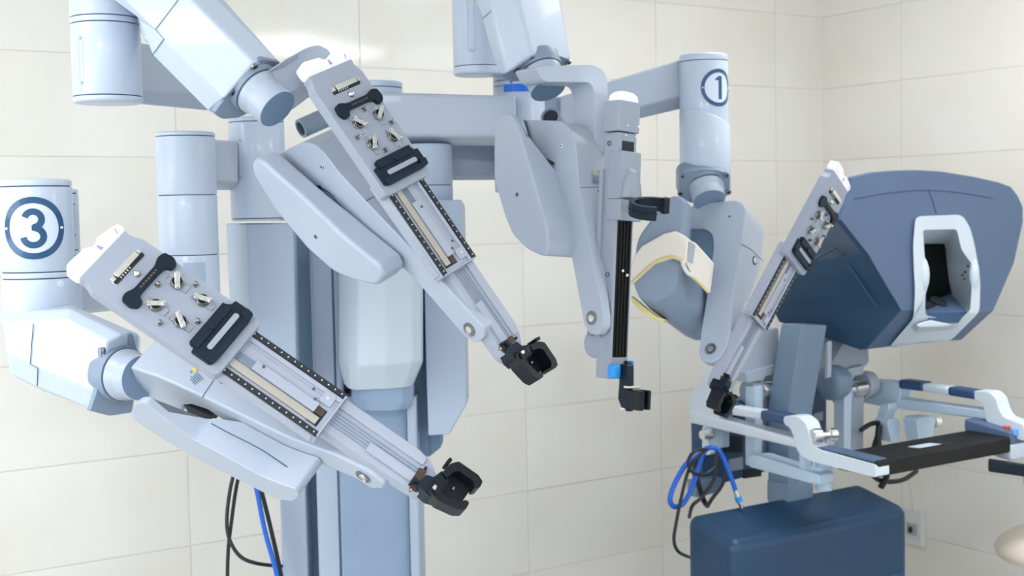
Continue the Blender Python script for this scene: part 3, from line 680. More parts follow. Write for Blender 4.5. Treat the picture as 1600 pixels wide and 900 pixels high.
panel(F1, [(1070, 345), (1118, 350), (1118, 420), (1085, 440), (1068, 420)], -.02, .05, 'link_mechanism', A1, ('towerd',), .004)
H0 = rnd([(994, 382), (1000, 366), (1037, 316), (1049, 306), (1062, 306), (1070, 314), (1066, 370), (1062, 425), (1052, 458), (1022, 474), (998, 466), (988, 440)], 8, 3)
H1 = [(x + 6 + max(0, (y - 380)) * .1, y + 3 + max(0, (y - 380)) * .16) for x, y in H0]
H2 = [(x + 12 + max(0, (y - 380)) * .62, y + 10 + max(0, (y - 390)) * .60) for x, y in H0]
H3 = [(x + 12 + max(0, (y - 380)) * .70, y + 14 + max(0, (y - 390)) * .54) for x, y in H0]
MB().loft([pxl(H0, 3.33), pxl(H1, 3.385), pxl(H2, 3.57), pxl(H3, 3.62)]).build('counter_housing', A1, ('flange',), bevel=.008, seg=4, sharp=50)
carriage(A1, F1)

# ---------------------------------------------------------------- labels, seams and buttons on the arm shells
class Top:
    """the face of an arm shell that runs back from the edge p1-p2 of its front panel"""
    def __init__(s, F, p1, p2, v=-.03):
        s.P = vpt(F, *p1, v); s.e = (vpt(F, *p2, v) - s.P).normalized(); s.V = F.col[1].to_3d()
        s.n = s.e.cross(s.V).normalized()
        if s.n.dot(EYE - s.P) < 0: s.n = -s.n
    def at(s, x, y, off=.0008): return hit(x, y, s.P, s.n) + s.n * off
def shellbutton(root, T, px, py, r):
    b = MB().lathe(T.at(px, py, -.001), T.n, [(r, 0), (r, .002), (r * .75, .0024), (r * .72, .0005)], 28)
    b.build('button_ring', root, ('seam',), sharp=40)
    MB().lathe(T.at(px, py, -.001), T.n, [(r * .66, 0), (r * .64, .0035), (r * .4, .0048)], 24).build('shell_button', root, ('silver',), sharp=60)
def shellseam(root, T, pts): MB().tube([T.at(x, y, .0002) for x, y in pts], .0008, 6, sub=1).build('shell_seam', root, ('seam',))
ROWS = [(-.4, .1, -.85), (.75, 2.3, -.3), (.6, 2.3, -.62), (.75, 2.3, -.95), (.6, 2.3, -1.28), (.9, 2.3, -1.6)]
T3 = Top(F3, (245, 588), (350, 636)); decal(A3, T3.at(307, 577), T3.e - T3.V * .35, (T3.n.cross(T3.e - T3.V * .35)), .0125, ROWS)
shellbutton(A3, T3, 351, 592, .011); shellseam(A3, T3, [(340, 585), (316, 621)])
T2 = Top(F2, (530, 270), (572, 315)); shellseam(A2, T2, [(572, 314), (598, 299)])
TC = Top(FC, (901, 240), (905, 292))
decal(AC, TC.at(928, 268), TC.V, TC.V.cross(TC.n) if TC.V.cross(TC.n).z > 0 else -TC.V.cross(TC.n), .0105, [(-1, 3, -1.0), (-1, 3, -1.45), (-.6, 3, -1.9), (-1, 3, -2.3), (-.8, 3, -2.7)], extra=True)
shellseam(AC, TC, [(905, 293), (947, 292)]); shellbutton(AC, TC, 939, 302, .0125)
T1 = Top(F1, (1166, 335), (1160, 375)); shellseam(A1, T1, [(1158, 381), (1174, 390), (1192, 408)]); shellbutton(A1, T1, 1179, 407, .013)

# ================================================================ tower behind the arms
TW_ = thing('robot_tower', Vector((W(560, 700, 3.5).x, W(560, 700, 3.5).y, 0)), 'blue-grey robot column with hanging side panels and horizontal booms behind the arms', 'robot tower')
def tslab(name, pts, d, th, mats, bevel=.004, n=(0, 0, -1)): return slab(pts, d, th, n, name=name, parent=TW_, mats=mats, bevel=bevel)
def yfloor(d): return 450 + FPX * 0 + 900
def post(name, x0, x1, ytop, d, th, mats, bevel=.006, lean=0):
    """upright box from a picture row down to the floor"""
    a, b = W(x0, ytop, d), W(x1, ytop, d); nn = D(0, 0, 1); nn.z = 0; nn.normalize()
    L = [a, b, b + nn * th, a + nn * th]; zt = a.z
    lo = [Vector((p.x, p.y, .12)) for p in L]; hi = [Vector((p.x, p.y, zt)) for p in L]
    return MB().loft([lo, hi]).build(name, TW_, mats, bevel=bevel, seg=3)
post('column_core', 500, 640, 300, 3.62, .16, ('towerm',))
post('column_slot', 452, 520, 330, 3.56, .1, ('towerd',))
post('column_rear_edge', 432, 474, 620, 3.52, .1, ('tower',))
post('column_stile', 480, 528, 300, 3.40, .2, ('tower',), .012)
post('column_stile', 633, 650, 620, 3.40, .2, ('tower',), .006)
post('column_panel', 529, 632, 620, 3.415, .1, ('towerm',), .002)
post('column_seam', 514, 517.5, 300, 3.399, .02, ('seam',), 0)
post('column_seam', 632, 634, 640, 3.398, .02, ('towerd',), 0)
MB().box(TW_.matrix_basis.translation + Vector((0, .1, .07)), (.75, .9, .14)).build('cart_base', TW_, ('towerm',), bevel=.03, seg=4)
cvl = lambda pts: [W(*p) for p in pts]
def cov(y, dx=0): return [(527, y, 3.45), (529, y, 3.37), (545, y, 3.325), (560, y, 3.30), (603, y, 3.285), (645, y, 3.30), (657, y, 3.34), (661, y, 3.40), (660, y, 3.45)]
c2 = cov(568); c2 = [(x, 572 - max(0, (x - 560)) * .07 - (4 if x < 530 else 0), d) for x, _, d in c2]
c3 = [(538, 602, 3.45), (540, 603, 3.385), (546, 609, 3.36), (556, 611, 3.352), (603, 609, 3.345), (632, 606, 3.352), (642, 604, 3.37), (645, 603, 3.40), (645, 602, 3.45)]
MB().loft([cvl(cov(360)), cvl(c2), cvl(c3)]).build('front_cover', TW_, ('white',), bevel=.006, seg=3, bang=14, sharp=30)
def nk(y, k=0): return [(548 + k, y, 3.45), (550 + k, y, 3.385), (570 + k, y + 2, 3.36), (603, y + 3, 3.355), (630 - k, y + 1, 3.36), (646 - k, y - 1, 3.385), (648 - k, y - 1, 3.45)]
MB().loft([cvl(nk(596)), cvl(nk(624)), cvl(nk(640, 8))]).build('cover_neck', TW_, ('towerm',), bevel=.003, sharp=30)
tslab('side_rail', [(630, 400), (667, 400), (669, 672), (669, 714), (632, 711)], 3.50, .12, ('towerd',))
tslab('side_rail_foot', [(660, 640), (690, 640), (689, 699), (671, 714), (655, 712)], 3.53, .12, ('towerd',))
tslab('side_panel', [(660, 312), (722, 312), (727, 526), (729, 632), (702, 679), (669, 681), (665, 560)], 3.42, .2, ('tower',), .005)
Pillar(664, 226, 316, 3.50, .0735).build('panel_pillar', TW_, [290], ('tower', 'seam'))
L0 = [(353, 349, 3.36), (385, 349, 3.235), (458, 348, 3.235), (464, 348, 3.42), (360, 349, 3.42)]
L1 = [(366, 648, 3.36), (397, 652, 3.235), (466, 652, 3.235), (470, 648, 3.42), (372, 648, 3.42)]
MB().loft([cvl(L0), cvl(L1)]).build('side_panel', TW_, ('tower',), bevel=.006, seg=3)
pb = Pillar(400, 184, 345, 3.26, .0705); pb.build('panel_pillar', TW_, [192, 341]); slotcover(TW_, pb, -.62, 222, 276, .006)
pa = Pillar(289, 207, 520, 3.08, .0705); pa.build('boom_pillar', TW_, [214, 305, 398])
b = MB(); rectpatch(pa, 430, .16, -.026, .026, -.032, .032, .001, b); b.build('pillar_plate', TW_, ('tower',))
ps = Pillar(86, 296, 486, 2.74, .047); ps.build('boom_pillar', TW_, [303, 391, 400]); slotcover(TW_, ps, .9, 320, 368, .003)
def boom(name, L, R, mats=('paint',), bevel=.006):
    """L, R: end sections as (x, y, d) points: top front, bottom front, chamfer, bottom back, top back"""
    return MB().loft([cvl(L), cvl(R)]).build(name, TW_, mats, bevel=bevel, seg=3)
boom('boom', [(92, 425, 2.73), (92, 487, 2.73), (92, 494, 2.76), (92, 494, 2.83), (92, 425, 2.83)], [(290, 420, 3.05), (290, 466, 3.05), (290, 474, 3.08), (290, 474, 3.15), (290, 420, 3.15)])
boom('boom', [(316, 217, 3.10), (316, 283, 3.09), (316, 297, 3.16), (316, 297, 3.24), (316, 217, 3.24)], [(372, 221, 3.20), (372, 284, 3.19), (372, 297, 3.26), (372, 297, 3.32), (372, 221, 3.32)])
boom('boom', [(190, 62, 2.66), (190, 140, 2.66), (190, 160, 2.71), (190, 160, 2.80), (190, 62, 2.80)], [(330, 88, 3.0), (330, 150, 3.0), (330, 173, 3.06), (330, 172, 3.14), (330, 88, 3.14)])
Pillar(583, 129, 330, 3.56, .0815).build('hub_pillar', TW_, [139])
boom('boom', [(590, 144, 3.44), (590, 213, 3.44), (590, 226, 3.50), (590, 226, 3.58), (590, 144, 3.58)], [(806, 150, 3.45), (806, 213, 3.45), (806, 228, 3.50), (806, 228, 3.56), (806, 150, 3.56)], bevel=.01)
boom('boom', [(640, 226, 3.62), (640, 272, 3.62), (640, 282, 3.67), (640, 282, 3.74), (640, 226, 3.74)], [(812, 226, 3.66), (812, 271, 3.66), (812, 281, 3.71), (812, 281, 3.78), (812, 226, 3.78)], ('tower',))
pm = Pillar(810, 112, 300, 3.60, .0725); pm.build('marked_pillar', TW_, [128, 136])
b = MB(); k = pm.k / pm.r; rectpatch(pm, 140.5, -.1, -.036, .045, -.0105, .0105, .001, b); b.build('blue_label', TW_, ('blue',))
b = MB(); pm.patch([(-.005, .0035), (.005, .0035), (0, -.0045)], 132, -.29, 0, .001, b=b); b.build('blue_arrow', TW_, ('blue',))
boom('boom', [(875, 151, 3.66), (875, 200, 3.66), (875, 214, 3.71), (875, 214, 3.78), (875, 151, 3.78)], [(1085, 86, 3.74), (1085, 144, 3.74), (1085, 165, 3.79), (1085, 165, 3.86), (1085, 86, 3.86)])
boom('boom_root', [(840, 151, 3.70), (840, 240, 3.70), (840, 240, 3.71), (840, 240, 3.78), (840, 151, 3.78)], [(905, 151, 3.69), (905, 240, 3.69), (905, 240, 3.7), (905, 240, 3.78), (905, 151, 3.78)])

def cable(name, pts, r, mats, label, cat='cable', group=None):
    o = MB().tube([W(*p) for p in pts], r, 10).build(name, None, mats, sharp=60); tag(o, label, cat, group); return o
cable('power_cable', [(452, 640, 3.54), (412, 652, 3.5), (385, 690, 3.52), (364, 745, 3.5), (355, 800, 3.49), (357, 838, 3.48), (374, 868, 3.48), (400, 880, 3.49), (440, 885, 3.55)], .0052, ('cable',), 'black cable curving back to the tower beside the blue cable', group='cables behind the nearest arm')
cable('power_cable', [(452, 640, 3.54), (412, 652, 3.5), (392, 690, 3.54), (372, 748, 3.52), (361, 820, 3.5), (356, 870, 3.5), (355, 960, 3.5), (354, 1060, 3.5), (353, 1200, 3.5), (352, 1335, 3.5)], .0052, ('cable',), 'leftmost straight black cable hanging down behind the nearest arm', group='cables behind the nearest arm')
cable('data_cable', [(452, 640, 3.54), (412, 652, 3.5), (385, 700, 3.45), (401, 765, 3.45), (414, 830, 3.46), (434, 905, 3.47), (444, 990, 3.47), (450, 1100, 3.48), (455, 1220, 3.48), (458, 1340, 3.48)], .0068, ('cableb',), 'blue cable hanging left of the tower column', group='cables behind the nearest arm')
cable('power_cable', [(452, 640, 3.54), (412, 652, 3.5), (392, 700, 3.48), (408, 765, 3.48), (424, 830, 3.49), (440, 905, 3.5), (450, 990, 3.5), (456, 1100, 3.5), (461, 1220, 3.5), (464, 1335, 3.5)], .006, ('cable',), 'black cable running along the blue cable by the tower', group='cables behind the nearest arm')

# cream padded strap around the counter housing of arm 1
st = thing('padded_strap', W(1050, 390, 3.33), 'cream padded strap with yellow piping wrapped around the right robot arm', 'strap')
f0 = [(984, 420), (990, 400), (1002, 384), (1037, 364), (1055, 360), (1074, 371), (1071, 411), (1050, 402), (1022, 411), (1000, 430), (988, 442)]
MB().loft([pxl(f0, 3.318), pxl(shiftloop(f0, 8, 6), 3.36)]).build('front_band', st, ('cream',), bevel=.006, seg=3)
r0 = [(1072, 372, 3.33), (1086, 379, 3.35), (1096, 390, 3.37), (1112, 408, 3.40), (1106, 456, 3.40), (1092, 441, 3.37), (1081, 431, 3.35), (1070, 409, 3.33)]
MB().loft([cvl(r0), cvl([(x + 4, y + 4, d + .05) for x, y, d in r0])]).build('side_band', st, ('cream',), bevel=.005, seg=3)
MB().loft([cvl([(1077, 376, 3.329), (1086, 382, 3.345), (1082, 412, 3.345), (1074, 406, 3.329)]), cvl([(1080, 380, 3.37), (1089, 386, 3.38), (1085, 416, 3.38), (1077, 410, 3.37)])]).build('fastener', st, ('grey',), bevel=.002)
MB().tube([W(*p) for p in [(986, 443, 3.318), (1000, 431, 3.317), (1022, 411, 3.316), (1050, 402, 3.315), (1071, 411, 3.316)]], .0042, 8).build('piping', st, ('piping',), sharp=60)
MB().tube([W(*p) for p in [(1081, 432, 3.348), (1092, 441, 3.368), (1106, 456, 3.398)]], .0042, 8).build('piping', st, ('piping',), sharp=60)
MB().tube([W(*p) for p in [(1066, 408, 3.312), (1069, 418, 3.315), (1075, 427, 3.325), (1082, 431, 3.34)]], .0055, 8).build('buckle_loop', st, ('socket',), sharp=60)
l0 = [(986, 462), (996, 470), (1012, 484), (1028, 496), (1040, 499), (1036, 503), (1018, 498), (1000, 486), (987, 472)]
MB().loft([pxl(l0, 3.36), pxl(shiftloop(l0, 4, 1), 3.44)]).build('lower_band', st, ('piping',), bevel=.002)

# ================================================================ surgeon console
def Cb(px, py, b): return hit(px, py, EYE + BN * b, BN)
def Ca(px, py, a): return hit(px, py, EYE + BX * a, BX)
BB = -2.88
CO = thing('surgeon_console', Vector((*(Cb(1290, 800, -3.1)).xy, 0)), 'blue surgeon console with white-framed viewer and padded armrest near the room corner', 'console')
def bsl(name, pts, b, th, mats, bevel=.004, par=None, seg=2): return MB().prism([Cb(x, y, b) for x, y in pts], -BN * th).build(name, par or CO, mats, bevel=bevel, seg=seg)
def asl(name, pts, a, th, mats, bevel=.004, par=None, seg=3): return MB().prism([Ca(x, y, a) for x, y in pts], BX * th).build(name, par or CO, mats, bevel=bevel, seg=seg)
# head
Fh = [(1353, 546), (1408, 485), (1401, 472), (1388, 451), (1356, 396), (1314, 343), (1331, 278), (1365, 270), (1399, 267), (1435, 266), (1470, 268), (1520, 276), (1560, 285), (1579, 292), (1590, 306), (1598, 324), (1598, 347), (1584, 411), (1552, 485), (1502, 531), (1417, 538)]
Bh = [(1218, 503), (1208, 484), (1205, 472), (1201, 452), (1203, 420), (1238, 357), (1282, 311), (1300, 300), (1330, 292), (1360, 292), (1390, 292), (1430, 296), (1460, 300), (1480, 305), (1490, 316), (1498, 330), (1498, 350), (1490, 410), (1470, 470), (1420, 505), (1330, 510)]
Oz = [(1430, 338), (1503, 335), (1516, 355), (1523, 382), (1528, 411), (1532, 440), (1531, 487), (1484, 534), (1445, 535), (1387, 544), (1427, 499), (1429, 453), (1427, 420), (1426, 382)]
Iz = [(1442, 359), (1495, 358), (1502, 389), (1509, 400), (1518, 411), (1519, 440), (1516, 485), (1495, 503), (1470, 498), (1445, 492), (1446, 460), (1452, 440), (1452, 420), (1445, 403)]
IB = [(1443, 381), (1476, 381), (1478, 395), (1479, 405), (1480, 415), (1483, 440), (1488, 462), (1480, 474), (1465, 474), (1447, 474), (1446, 455), (1445, 440), (1445, 420), (1444, 400)]
Oz, Iz, IB = rnd(Oz, 9, 3), rnd(Iz, 5, 3), rnd(IB, 4, 3)
bo = lambda y: -max(0, y - 492) * .0026                # the chin falls back under the viewer
Mid = [(a[0] * .45 + b[0] * .55, a[1] * .45 + b[1] * .55) for a, b in zip(Oz, Iz)]
b = MB(); F_ = [Cb(x, y, BB + bo(y)) for x, y in Fh]; B_ = [Cb(x, y, BB - .46) for x, y in Bh]
G_ = [(p - sum(F_, Vector()) / len(F_)) * 1.008 + sum(F_, Vector()) / len(F_) - BN * .022 for p in F_]
n = len(F_)
for i in range(n):
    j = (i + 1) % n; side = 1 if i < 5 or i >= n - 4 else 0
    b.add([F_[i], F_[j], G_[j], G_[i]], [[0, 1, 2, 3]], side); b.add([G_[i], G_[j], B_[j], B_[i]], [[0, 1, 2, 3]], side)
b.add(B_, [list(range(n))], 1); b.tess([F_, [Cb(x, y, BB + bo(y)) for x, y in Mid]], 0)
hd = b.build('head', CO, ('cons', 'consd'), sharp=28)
# the viewer: frame, recess, glass, eye block
OO = [[Cb(x, y, BB + e + bo(y)) for x, y in L] for L, e in ((Oz, -.003), (Oz, .010))]
def mix(A, B, t): return [p * (1 - t) + q_ * t for p, q_ in zip(A, B)]
Ip = [Cb(x, y, BB + .008 + bo(y)) for x, y in Iz]; Op = OO[1]
vf = MB().loft([OO[0], mix(Op, Ip, .04), mix(Op, Ip, .14) , mix(Op, Ip, .86), Ip, [Cb(x, y, BB - .02) for x, y in Iz], [Cb(x, y, BB - .16) for x, y in IB]], 0, False, False)
vo = vf.build('viewer_frame', CO, ('bez',), sharp=40)
MB().loft([[Cb(x, y, BB - .155) for x, y in IB], [Cb(x, y, BB - .165) for x, y in IB]]).build('viewer_glass', CO, ('chan',))
e0 = [(1447, 473, -.15), (1486, 458, -.15), (1511, 486, -.01), (1449, 489, -.01)]; e1 = [(1447, 480, -.15), (1486, 475, -.15), (1496, 504, -.012), (1450, 500, -.012)]
MB().loft([[Cb(x, y, BB + o) for x, y, o in e0], [Cb(x, y, BB + o) for x, y, o in e1]], mcap=0).build('eyepiece_block', CO, ('cons',), bevel=.003)
MB().loft([[Cb(x, y, BB - .004) for x, y in ((1449, 489), (1511, 487), (1497, 505), (1451, 501))], [Cb(x, y, BB - .03) for x, y in ((1449, 489), (1511, 487), (1497, 505), (1451, 501))]]).build('eyepiece_apron', CO, ('consdd',), bevel=.002)
for x, y, rx in ((1467, 471, .030), (1450, 476, .026)):
    P = Cb(x, y, BB - .075); MB().lathe(P, BN * .45 + UP * .8, [(rx, -.01), (rx, .003), (rx * .8, .005), (rx * .78, .002)], 24).build('eyepiece', CO, ('hole',), sharp=40)
for x, y in ((1504, 430), (1513, 416), (1516, 427), (1508, 425), (1507, 436)):
    P = Cb(x, y, BB - .022); MB().lathe(P, BN - BX * .6, [(.0035, -.006), (.0035, .004)], 10).build('speaker_hole', CO, ('hole',))
for x, y in ((1444, 430), (1522, 428)):
    P = Cb(x, y, BB + .004); MB().lathe(P - UP * .06, UP, [(.002, 0), (.009, .012), (.016, .035), (.018, .06), (.016, .085), (.009, .108), (.002, .12)], 18).build('brow_pad', CO, ('bez',), sharp=60)
lip = [(1424, 511), (1440, 503), (1452, 499), (1470, 503), (1497, 512), (1480, 517), (1430, 520)]
MB().loft([[Cb(x, y, BB + .008 + bo(y)) for x, y in lip], [Cb((x - 1460) * .8 + 1460, (y - 503) * .5 + 503, BB + .012) for x, y in lip]]).build('chin_lip', CO, ('bez',), bevel=.004, seg=3)
def cseam(pts, off=.001): return MB().tube([Cb(x, y, BB + off) for x, y in pts], .0012, 6, sub=4).build('head_seam', CO, ('consdd',), sharp=60)
cseam([(1335, 311), (1365, 305), (1400, 300), (1450, 297), (1500, 301), (1552, 310)]); cseam([(1451, 298), (1459, 318), (1463, 334)])
aL0 = (Cb(1356, 396, BB) - EYE).dot(BX)
pp = [p for p in [F_[2] * .80 + B_[2] * .20, F_[5] * .70 + B_[5] * .30, B_[5] * .72 + F_[5] * .28, B_[2] * .8 + F_[2] * .2, B_[0] * .84 + F_[0] * .16, F_[0] * .84 + B_[0] * .16]]
pc_ = sum(pp, Vector()) / 6; pp = [p * .93 + pc_ * .07 for p in pp]
nn = -(pp[1] - pp[0]).cross(pp[3] - pp[0]).normalized(); nn = nn if nn.dot(BX) < 0 else -nn
sp_ = lambda x, y: hit(x, y, F_[3] + nn * .003, nn)
for L in ([(1306, 388), (1330, 420), (1350, 450), (1368, 478)], [(1306, 388), (1285, 398), (1262, 416), (1240, 436)]):
    MB().tube([sp_(x, y) for x, y in L], .004, 8, sub=3).build('side_ridge', CO, ('consd',), sharp=60)
# post, equipment box and base
def pst(lx, rx, yl, yr, b_): a_, c_ = Cb(lx, yl, b_), Cb(rx, yr, b_); return [a_, c_, c_ - BN * .10, a_ - BN * .10]
MB().loft([pst(1232, 1271, 800, 792, -3.10), pst(1232, 1270, 642, 642, -3.10), pst(1254, 1293, 508, 508, -3.06)]).build('post', CO, ('greyd',), bevel=.006, seg=3)
bsl('post_foot', [(1231, 758), (1271, 750), (1271, 777), (1231, 790)], -3.09, .10, ('greyd',), .004)
eb = bsl('equipment_box', [(1096, 642), (1292, 588), (1292, 712), (1190, 739), (1098, 764)], -3.42, .06, ('consdd',), .006)
bsl('box_screen', [(1134, 680), (1160, 684), (1160, 708), (1134, 706)], -3.415, .01, ('hole',), .001, eb)
bsl('box_label', [(1139, 718), (1161, 714), (1161, 733), (1139, 737)], -3.417, .004, ('grey',), .0005, eb)
bsl('box_label', [(1272, 646), (1286, 643), (1286, 656), (1272, 660)], -3.417, .004, ('grey',), .0005, eb)
bsl('box_vent', [(1163, 735), (1190, 730), (1190, 744), (1163, 748)], -3.415, .01, ('hole',), .001, eb)
bsl('equipment_tray', [(1088, 752), (1128, 746), (1128, 768), (1088, 778)], -3.36, .05, ('greyd',), .004)
bl = [Cb(1147, 852, -2.91), Cb(1421, 790, -2.91), Cb(1421, 790, -2.91) - BN * .23 + UP * .015, Cb(1147, 852, -2.91) - BN * .23 + UP * .03]
zt = bl[0].z
tp = [Vector((p.x, p.y, zt + (.055 if i > 1 else .005))) for i, p in enumerate(bl)]; lo = [Vector((p.x, p.y, .16)) for p in bl]
MB().loft([lo, tp]).build('base', CO, ('base',), bevel=.036, seg=5)
fo = [Vector((p.x, p.y, 0)) for p in bl]; fo[0] += BN * .5; fo[1] += BN * .5
MB().loft([fo, [p + UP * .17 for p in fo]]).build('pedal_tray', CO, ('greyd',), bevel=.03, seg=3)
MB().box(bl[0] * .25 + bl[1] * .75 - UP * .27, (.34, .02, .10), BX, BN).build('pedal_recess', CO, ('consdd',), bevel=.01)
# hand controllers under the head
def controller(cx, dx, bb, short):
    g = lambda pts: [(x + dx, y) for x, y in pts]
    bsl('controller_bracket', g(rnd([(1153, 578), (1165, 560), (1190, 516), (1216, 512), (1219, 566), (1212, 573), (1166, 584)], 4)), bb, .12, ('grey',), .006, seg=3)
    bsl('controller_shelf', g([(1164, 582), (1212, 570), (1210, 585), (1196, 588), (1194, 594), (1168, 598)]), bb + .02, .1, ('grey',), .003)
    for x, y, r in ((1210, 601, .050), (1172, 612, .045)):
        P = Cb(x + dx, y, bb - .02); MB().lathe(P, BX, [(r * .9, -.012), (r, -.006), (r, .02), (r * .94, .026), (r * .94, .034), (r * .8, .038)], 36).build('controller_wheel', CO, ('grey',), sharp=35)
    P = Cb(1196 + dx, 608, bb + .01); MB().lathe(P - BX * .06, BX, [(.017, 0), (.017, .05), (.026, .052), (.026, .11)], 24).build('controller_axle', CO, ('silver',), sharp=40)
    bsl('controller_link', g([(1180, 605), (1193, 602), (1191, 728), (1180, 730)]), bb + .03, .05, ('frameb',), .004)
    bsl('controller_link', g([(1193, 600), (1212, 600), (1210, 728), (1191, 730)]), bb + .0, .06, ('grey',), .004)
controller(0, 0, -3.22, 0)
controller(0, 139, -3.18, 1)
P = Cb(1300, 598, -3.16); MB().lathe(P, -BX, [(.052, -.05), (.06, -.03), (.06, .02), (.05, .03), (.03, .034)], 36).build('controller_housing', CO, ('greyd',), sharp=40)
asl('mount_rod', [(1288, 535), (1294, 533), (1293, 590), (1288, 592)], 3.25, .02, ('grey',), .003)
asl('lower_crossbar', rnd([(1166, 716), (1172, 711), (1182, 711), (1280, 742), (1280, 758), (1270, 757), (1170, 730)], 3), 2.99, .07, ('frameb',), .006)
P = Cb(1288, 765, -2.92); MB().lathe(P, UP, [(.026, 0), (.028, .004), (.028, .10), (.02, .10)], 28).build('crossbar_foot', CO, ('frameb',), sharp=40)
asl('crossbar_strut', [(1248, 690), (1258, 692), (1258, 745), (1248, 742)], 3.0, .03, ('frameb',), .003)
bsl('crossbar_plate', rnd([(1322, 713), (1322, 706), (1330, 701), (1350, 708), (1372, 720), (1340, 728)], 3), -2.78, .1, ('grey',), .004)
for x, y, bb in ((1286, 679, -2.86), (1450, 659, -3.05)):
    P = Cb(x, y, bb); b = MB().lathe(P - BX * .05, BX * .9 + BN * .25, [(.022, 0), (.024, .01), (.024, .03), (.012, .034), (.012, .06), (.02, .064), (.02, .085), (.01, .09)], 22); b.build('finger_grip', CO, ('silver',), sharp=40)
bsl('grip_holder', rnd([(1262, 671), (1279, 668), (1280, 690), (1274, 712), (1262, 712)], 3), -2.97, .05, ('grey',), .004)
# armrest frame, left side
aL = (Cb(1370, 735, -2.60) - EYE).dot(BX) - .005
asl('armrest_elbow', rnd([(1224, 650), (1246, 650), (1259, 661), (1265, 680), (1269, 695), (1279, 702), (1368, 726), (1369, 747), (1270, 722), (1252, 713), (1243, 700), (1239, 680), (1234, 668), (1224, 663)], 5, 3), aL, .06, ('frame',), .007)
asl('armrest_inlay', [(1275, 699), (1283, 699), (1366, 719), (1366, 723)], aL + .004, .055, ('cons',), .001)
asl('handrail', [(1118, 630), (1188, 642), (1188, 656), (1118, 645)], aL + .008, .05, ('frame',), .009)
asl('handrail_grip', [(1117, 627), (1143, 633), (1143, 650), (1117, 644)], aL + .003, .06, ('grip',), .009)
asl('handrail_grip', [(1187, 641), (1226, 649), (1226, 664), (1187, 657)], aL + .003, .06, ('grip',), .009)
asl('lower_rail', [(1077, 640), (1110, 650), (1242, 685), (1242, 700), (1077, 661)], aL + .002, .06, ('frame',), .008)
asl('rail_corner', rnd([(1076, 624), (1100, 580), (1118, 572), (1130, 590), (1119, 628), (1119, 644), (1126, 654), (1077, 660)], 6, 3), aL + .004, .065, ('frame',), .008)
asl('hook_bracket', rnd([(1097, 666), (1106, 664), (1107, 700), (1112, 708), (1104, 712), (1097, 706)], 3), aL + .01, .05, ('frame',), .004)
asl('rail_upright', [(1115, 650), (1127, 653), (1127, 700), (1115, 700)], aL + .06, .04, ('frameb',), .004)
P = Ca(1107, 678, aL - .002); MB().lathe(P, -BX, [(.022, -.01), (.024, 0), (.016, .02), (.016, .03)], 18).build('clamp_screw', CO, ('silver',), sharp=40)
# right side
aR = (Cb(1580, 700, -2.60) - EYE).dot(BX) + .03
asl('rail_corner', rnd([(1340, 592), (1404, 597), (1408, 612), (1404, 630), (1392, 638), (1340, 628)], 4, 3), aR, .06, ('frameb',), .006)
asl('handrail_grip', [(1403, 593), (1441, 598), (1441, 612), (1403, 607)], aR - .003, .06, ('grip',), .009)
asl('handrail', [(1440, 599), (1481, 605), (1481, 618), (1440, 612)], aR, .055, ('frame',), .009)
asl('handrail_grip', [(1480, 604), (1523, 611), (1523, 625), (1480, 618)], aR - .003, .06, ('grip',), .009)
asl('armrest_elbow', rnd([(1521, 610), (1545, 612), (1556, 622), (1561, 640), (1568, 652), (1600, 664), (1600, 690), (1545, 668), (1540, 655), (1537, 638), (1533, 628), (1521, 624)], 5, 3), aR, .06, ('frame',), .007)
asl('lower_rail', [(1390, 620), (1540, 641), (1540, 656), (1390, 637)], aR + .002, .055, ('frameb',), .007)
asl('cable_hook', rnd([(1376, 630), (1388, 630), (1388, 640), (1382, 650), (1382, 668), (1371, 668), (1371, 648)], 3), aR - .05, .05, ('frameb',), .003)
bsl('grip_holder', rnd([(1386, 660), (1390, 653), (1402, 653), (1407, 660), (1406, 690), (1393, 692)], 4), -3.08, .06, ('frameb',), .004)
bsl('grip_post', rnd([(1432, 658), (1436, 652), (1460, 650), (1463, 655), (1461, 664), (1457, 690), (1436, 690)], 3), -3.0, .06, ('frameb',), .004)
# black padded armrest and control pod
def rb(x, yt, yb): a_ = Cb(x, yt, -2.60); c_ = Cb(x, yb, -2.60); return [a_, c_, c_ - BN * .16, a_ - BN * .16 + UP * .004]
ra = MB().loft([rb(1370, 721, 747), rb(1580, 683, 707)]).build('armrest', CO, ('rest',), bevel=.008, seg=3)
ct = [Cb(1370, 721, -2.60), Cb(1580, 683, -2.60)]
def onrest(t, k, h=.0): return ct[0] * (1 - t) + ct[1] * t - BN * k + UP * h
MB().loft([[onrest(t, k, -.004) for t, k in ((.36, .045), (.62, .045), (.62, .11), (.36, .11))], [onrest(t, k, .002) for t, k in ((.36, .045), (.62, .045), (.62, .11), (.36, .11))]]).build('touch_screen', CO, ('hole',), bevel=.0008)
MB().loft([[onrest(t, k, .001) for t, k in ((.40, .052), (.56, .052), (.54, .088), (.38, .088))], [onrest(t, k, .0032) for t, k in ((.40, .052), (.56, .052), (.54, .088), (.38, .088))]]).build('painted_screen_glare', CO, ('bez',))  # pale plate painted in place of light glinting off the screen
pd0 = [onrest(1.0, -.0, .004), onrest(1.2, 0, .004), onrest(1.2, .17, .03), onrest(.97, .17, .03)]
MB().loft([[p - UP * .03 for p in pd0], [p + UP * .012 for p in pd0]]).build('control_pod', CO, ('cons',), bevel=.008, seg=3)
MB().loft([[p - UP * .085 for p in pd0], [p - UP * .03 for p in pd0]]).build('pod_underside', CO, ('frame',), bevel=.008, seg=3)
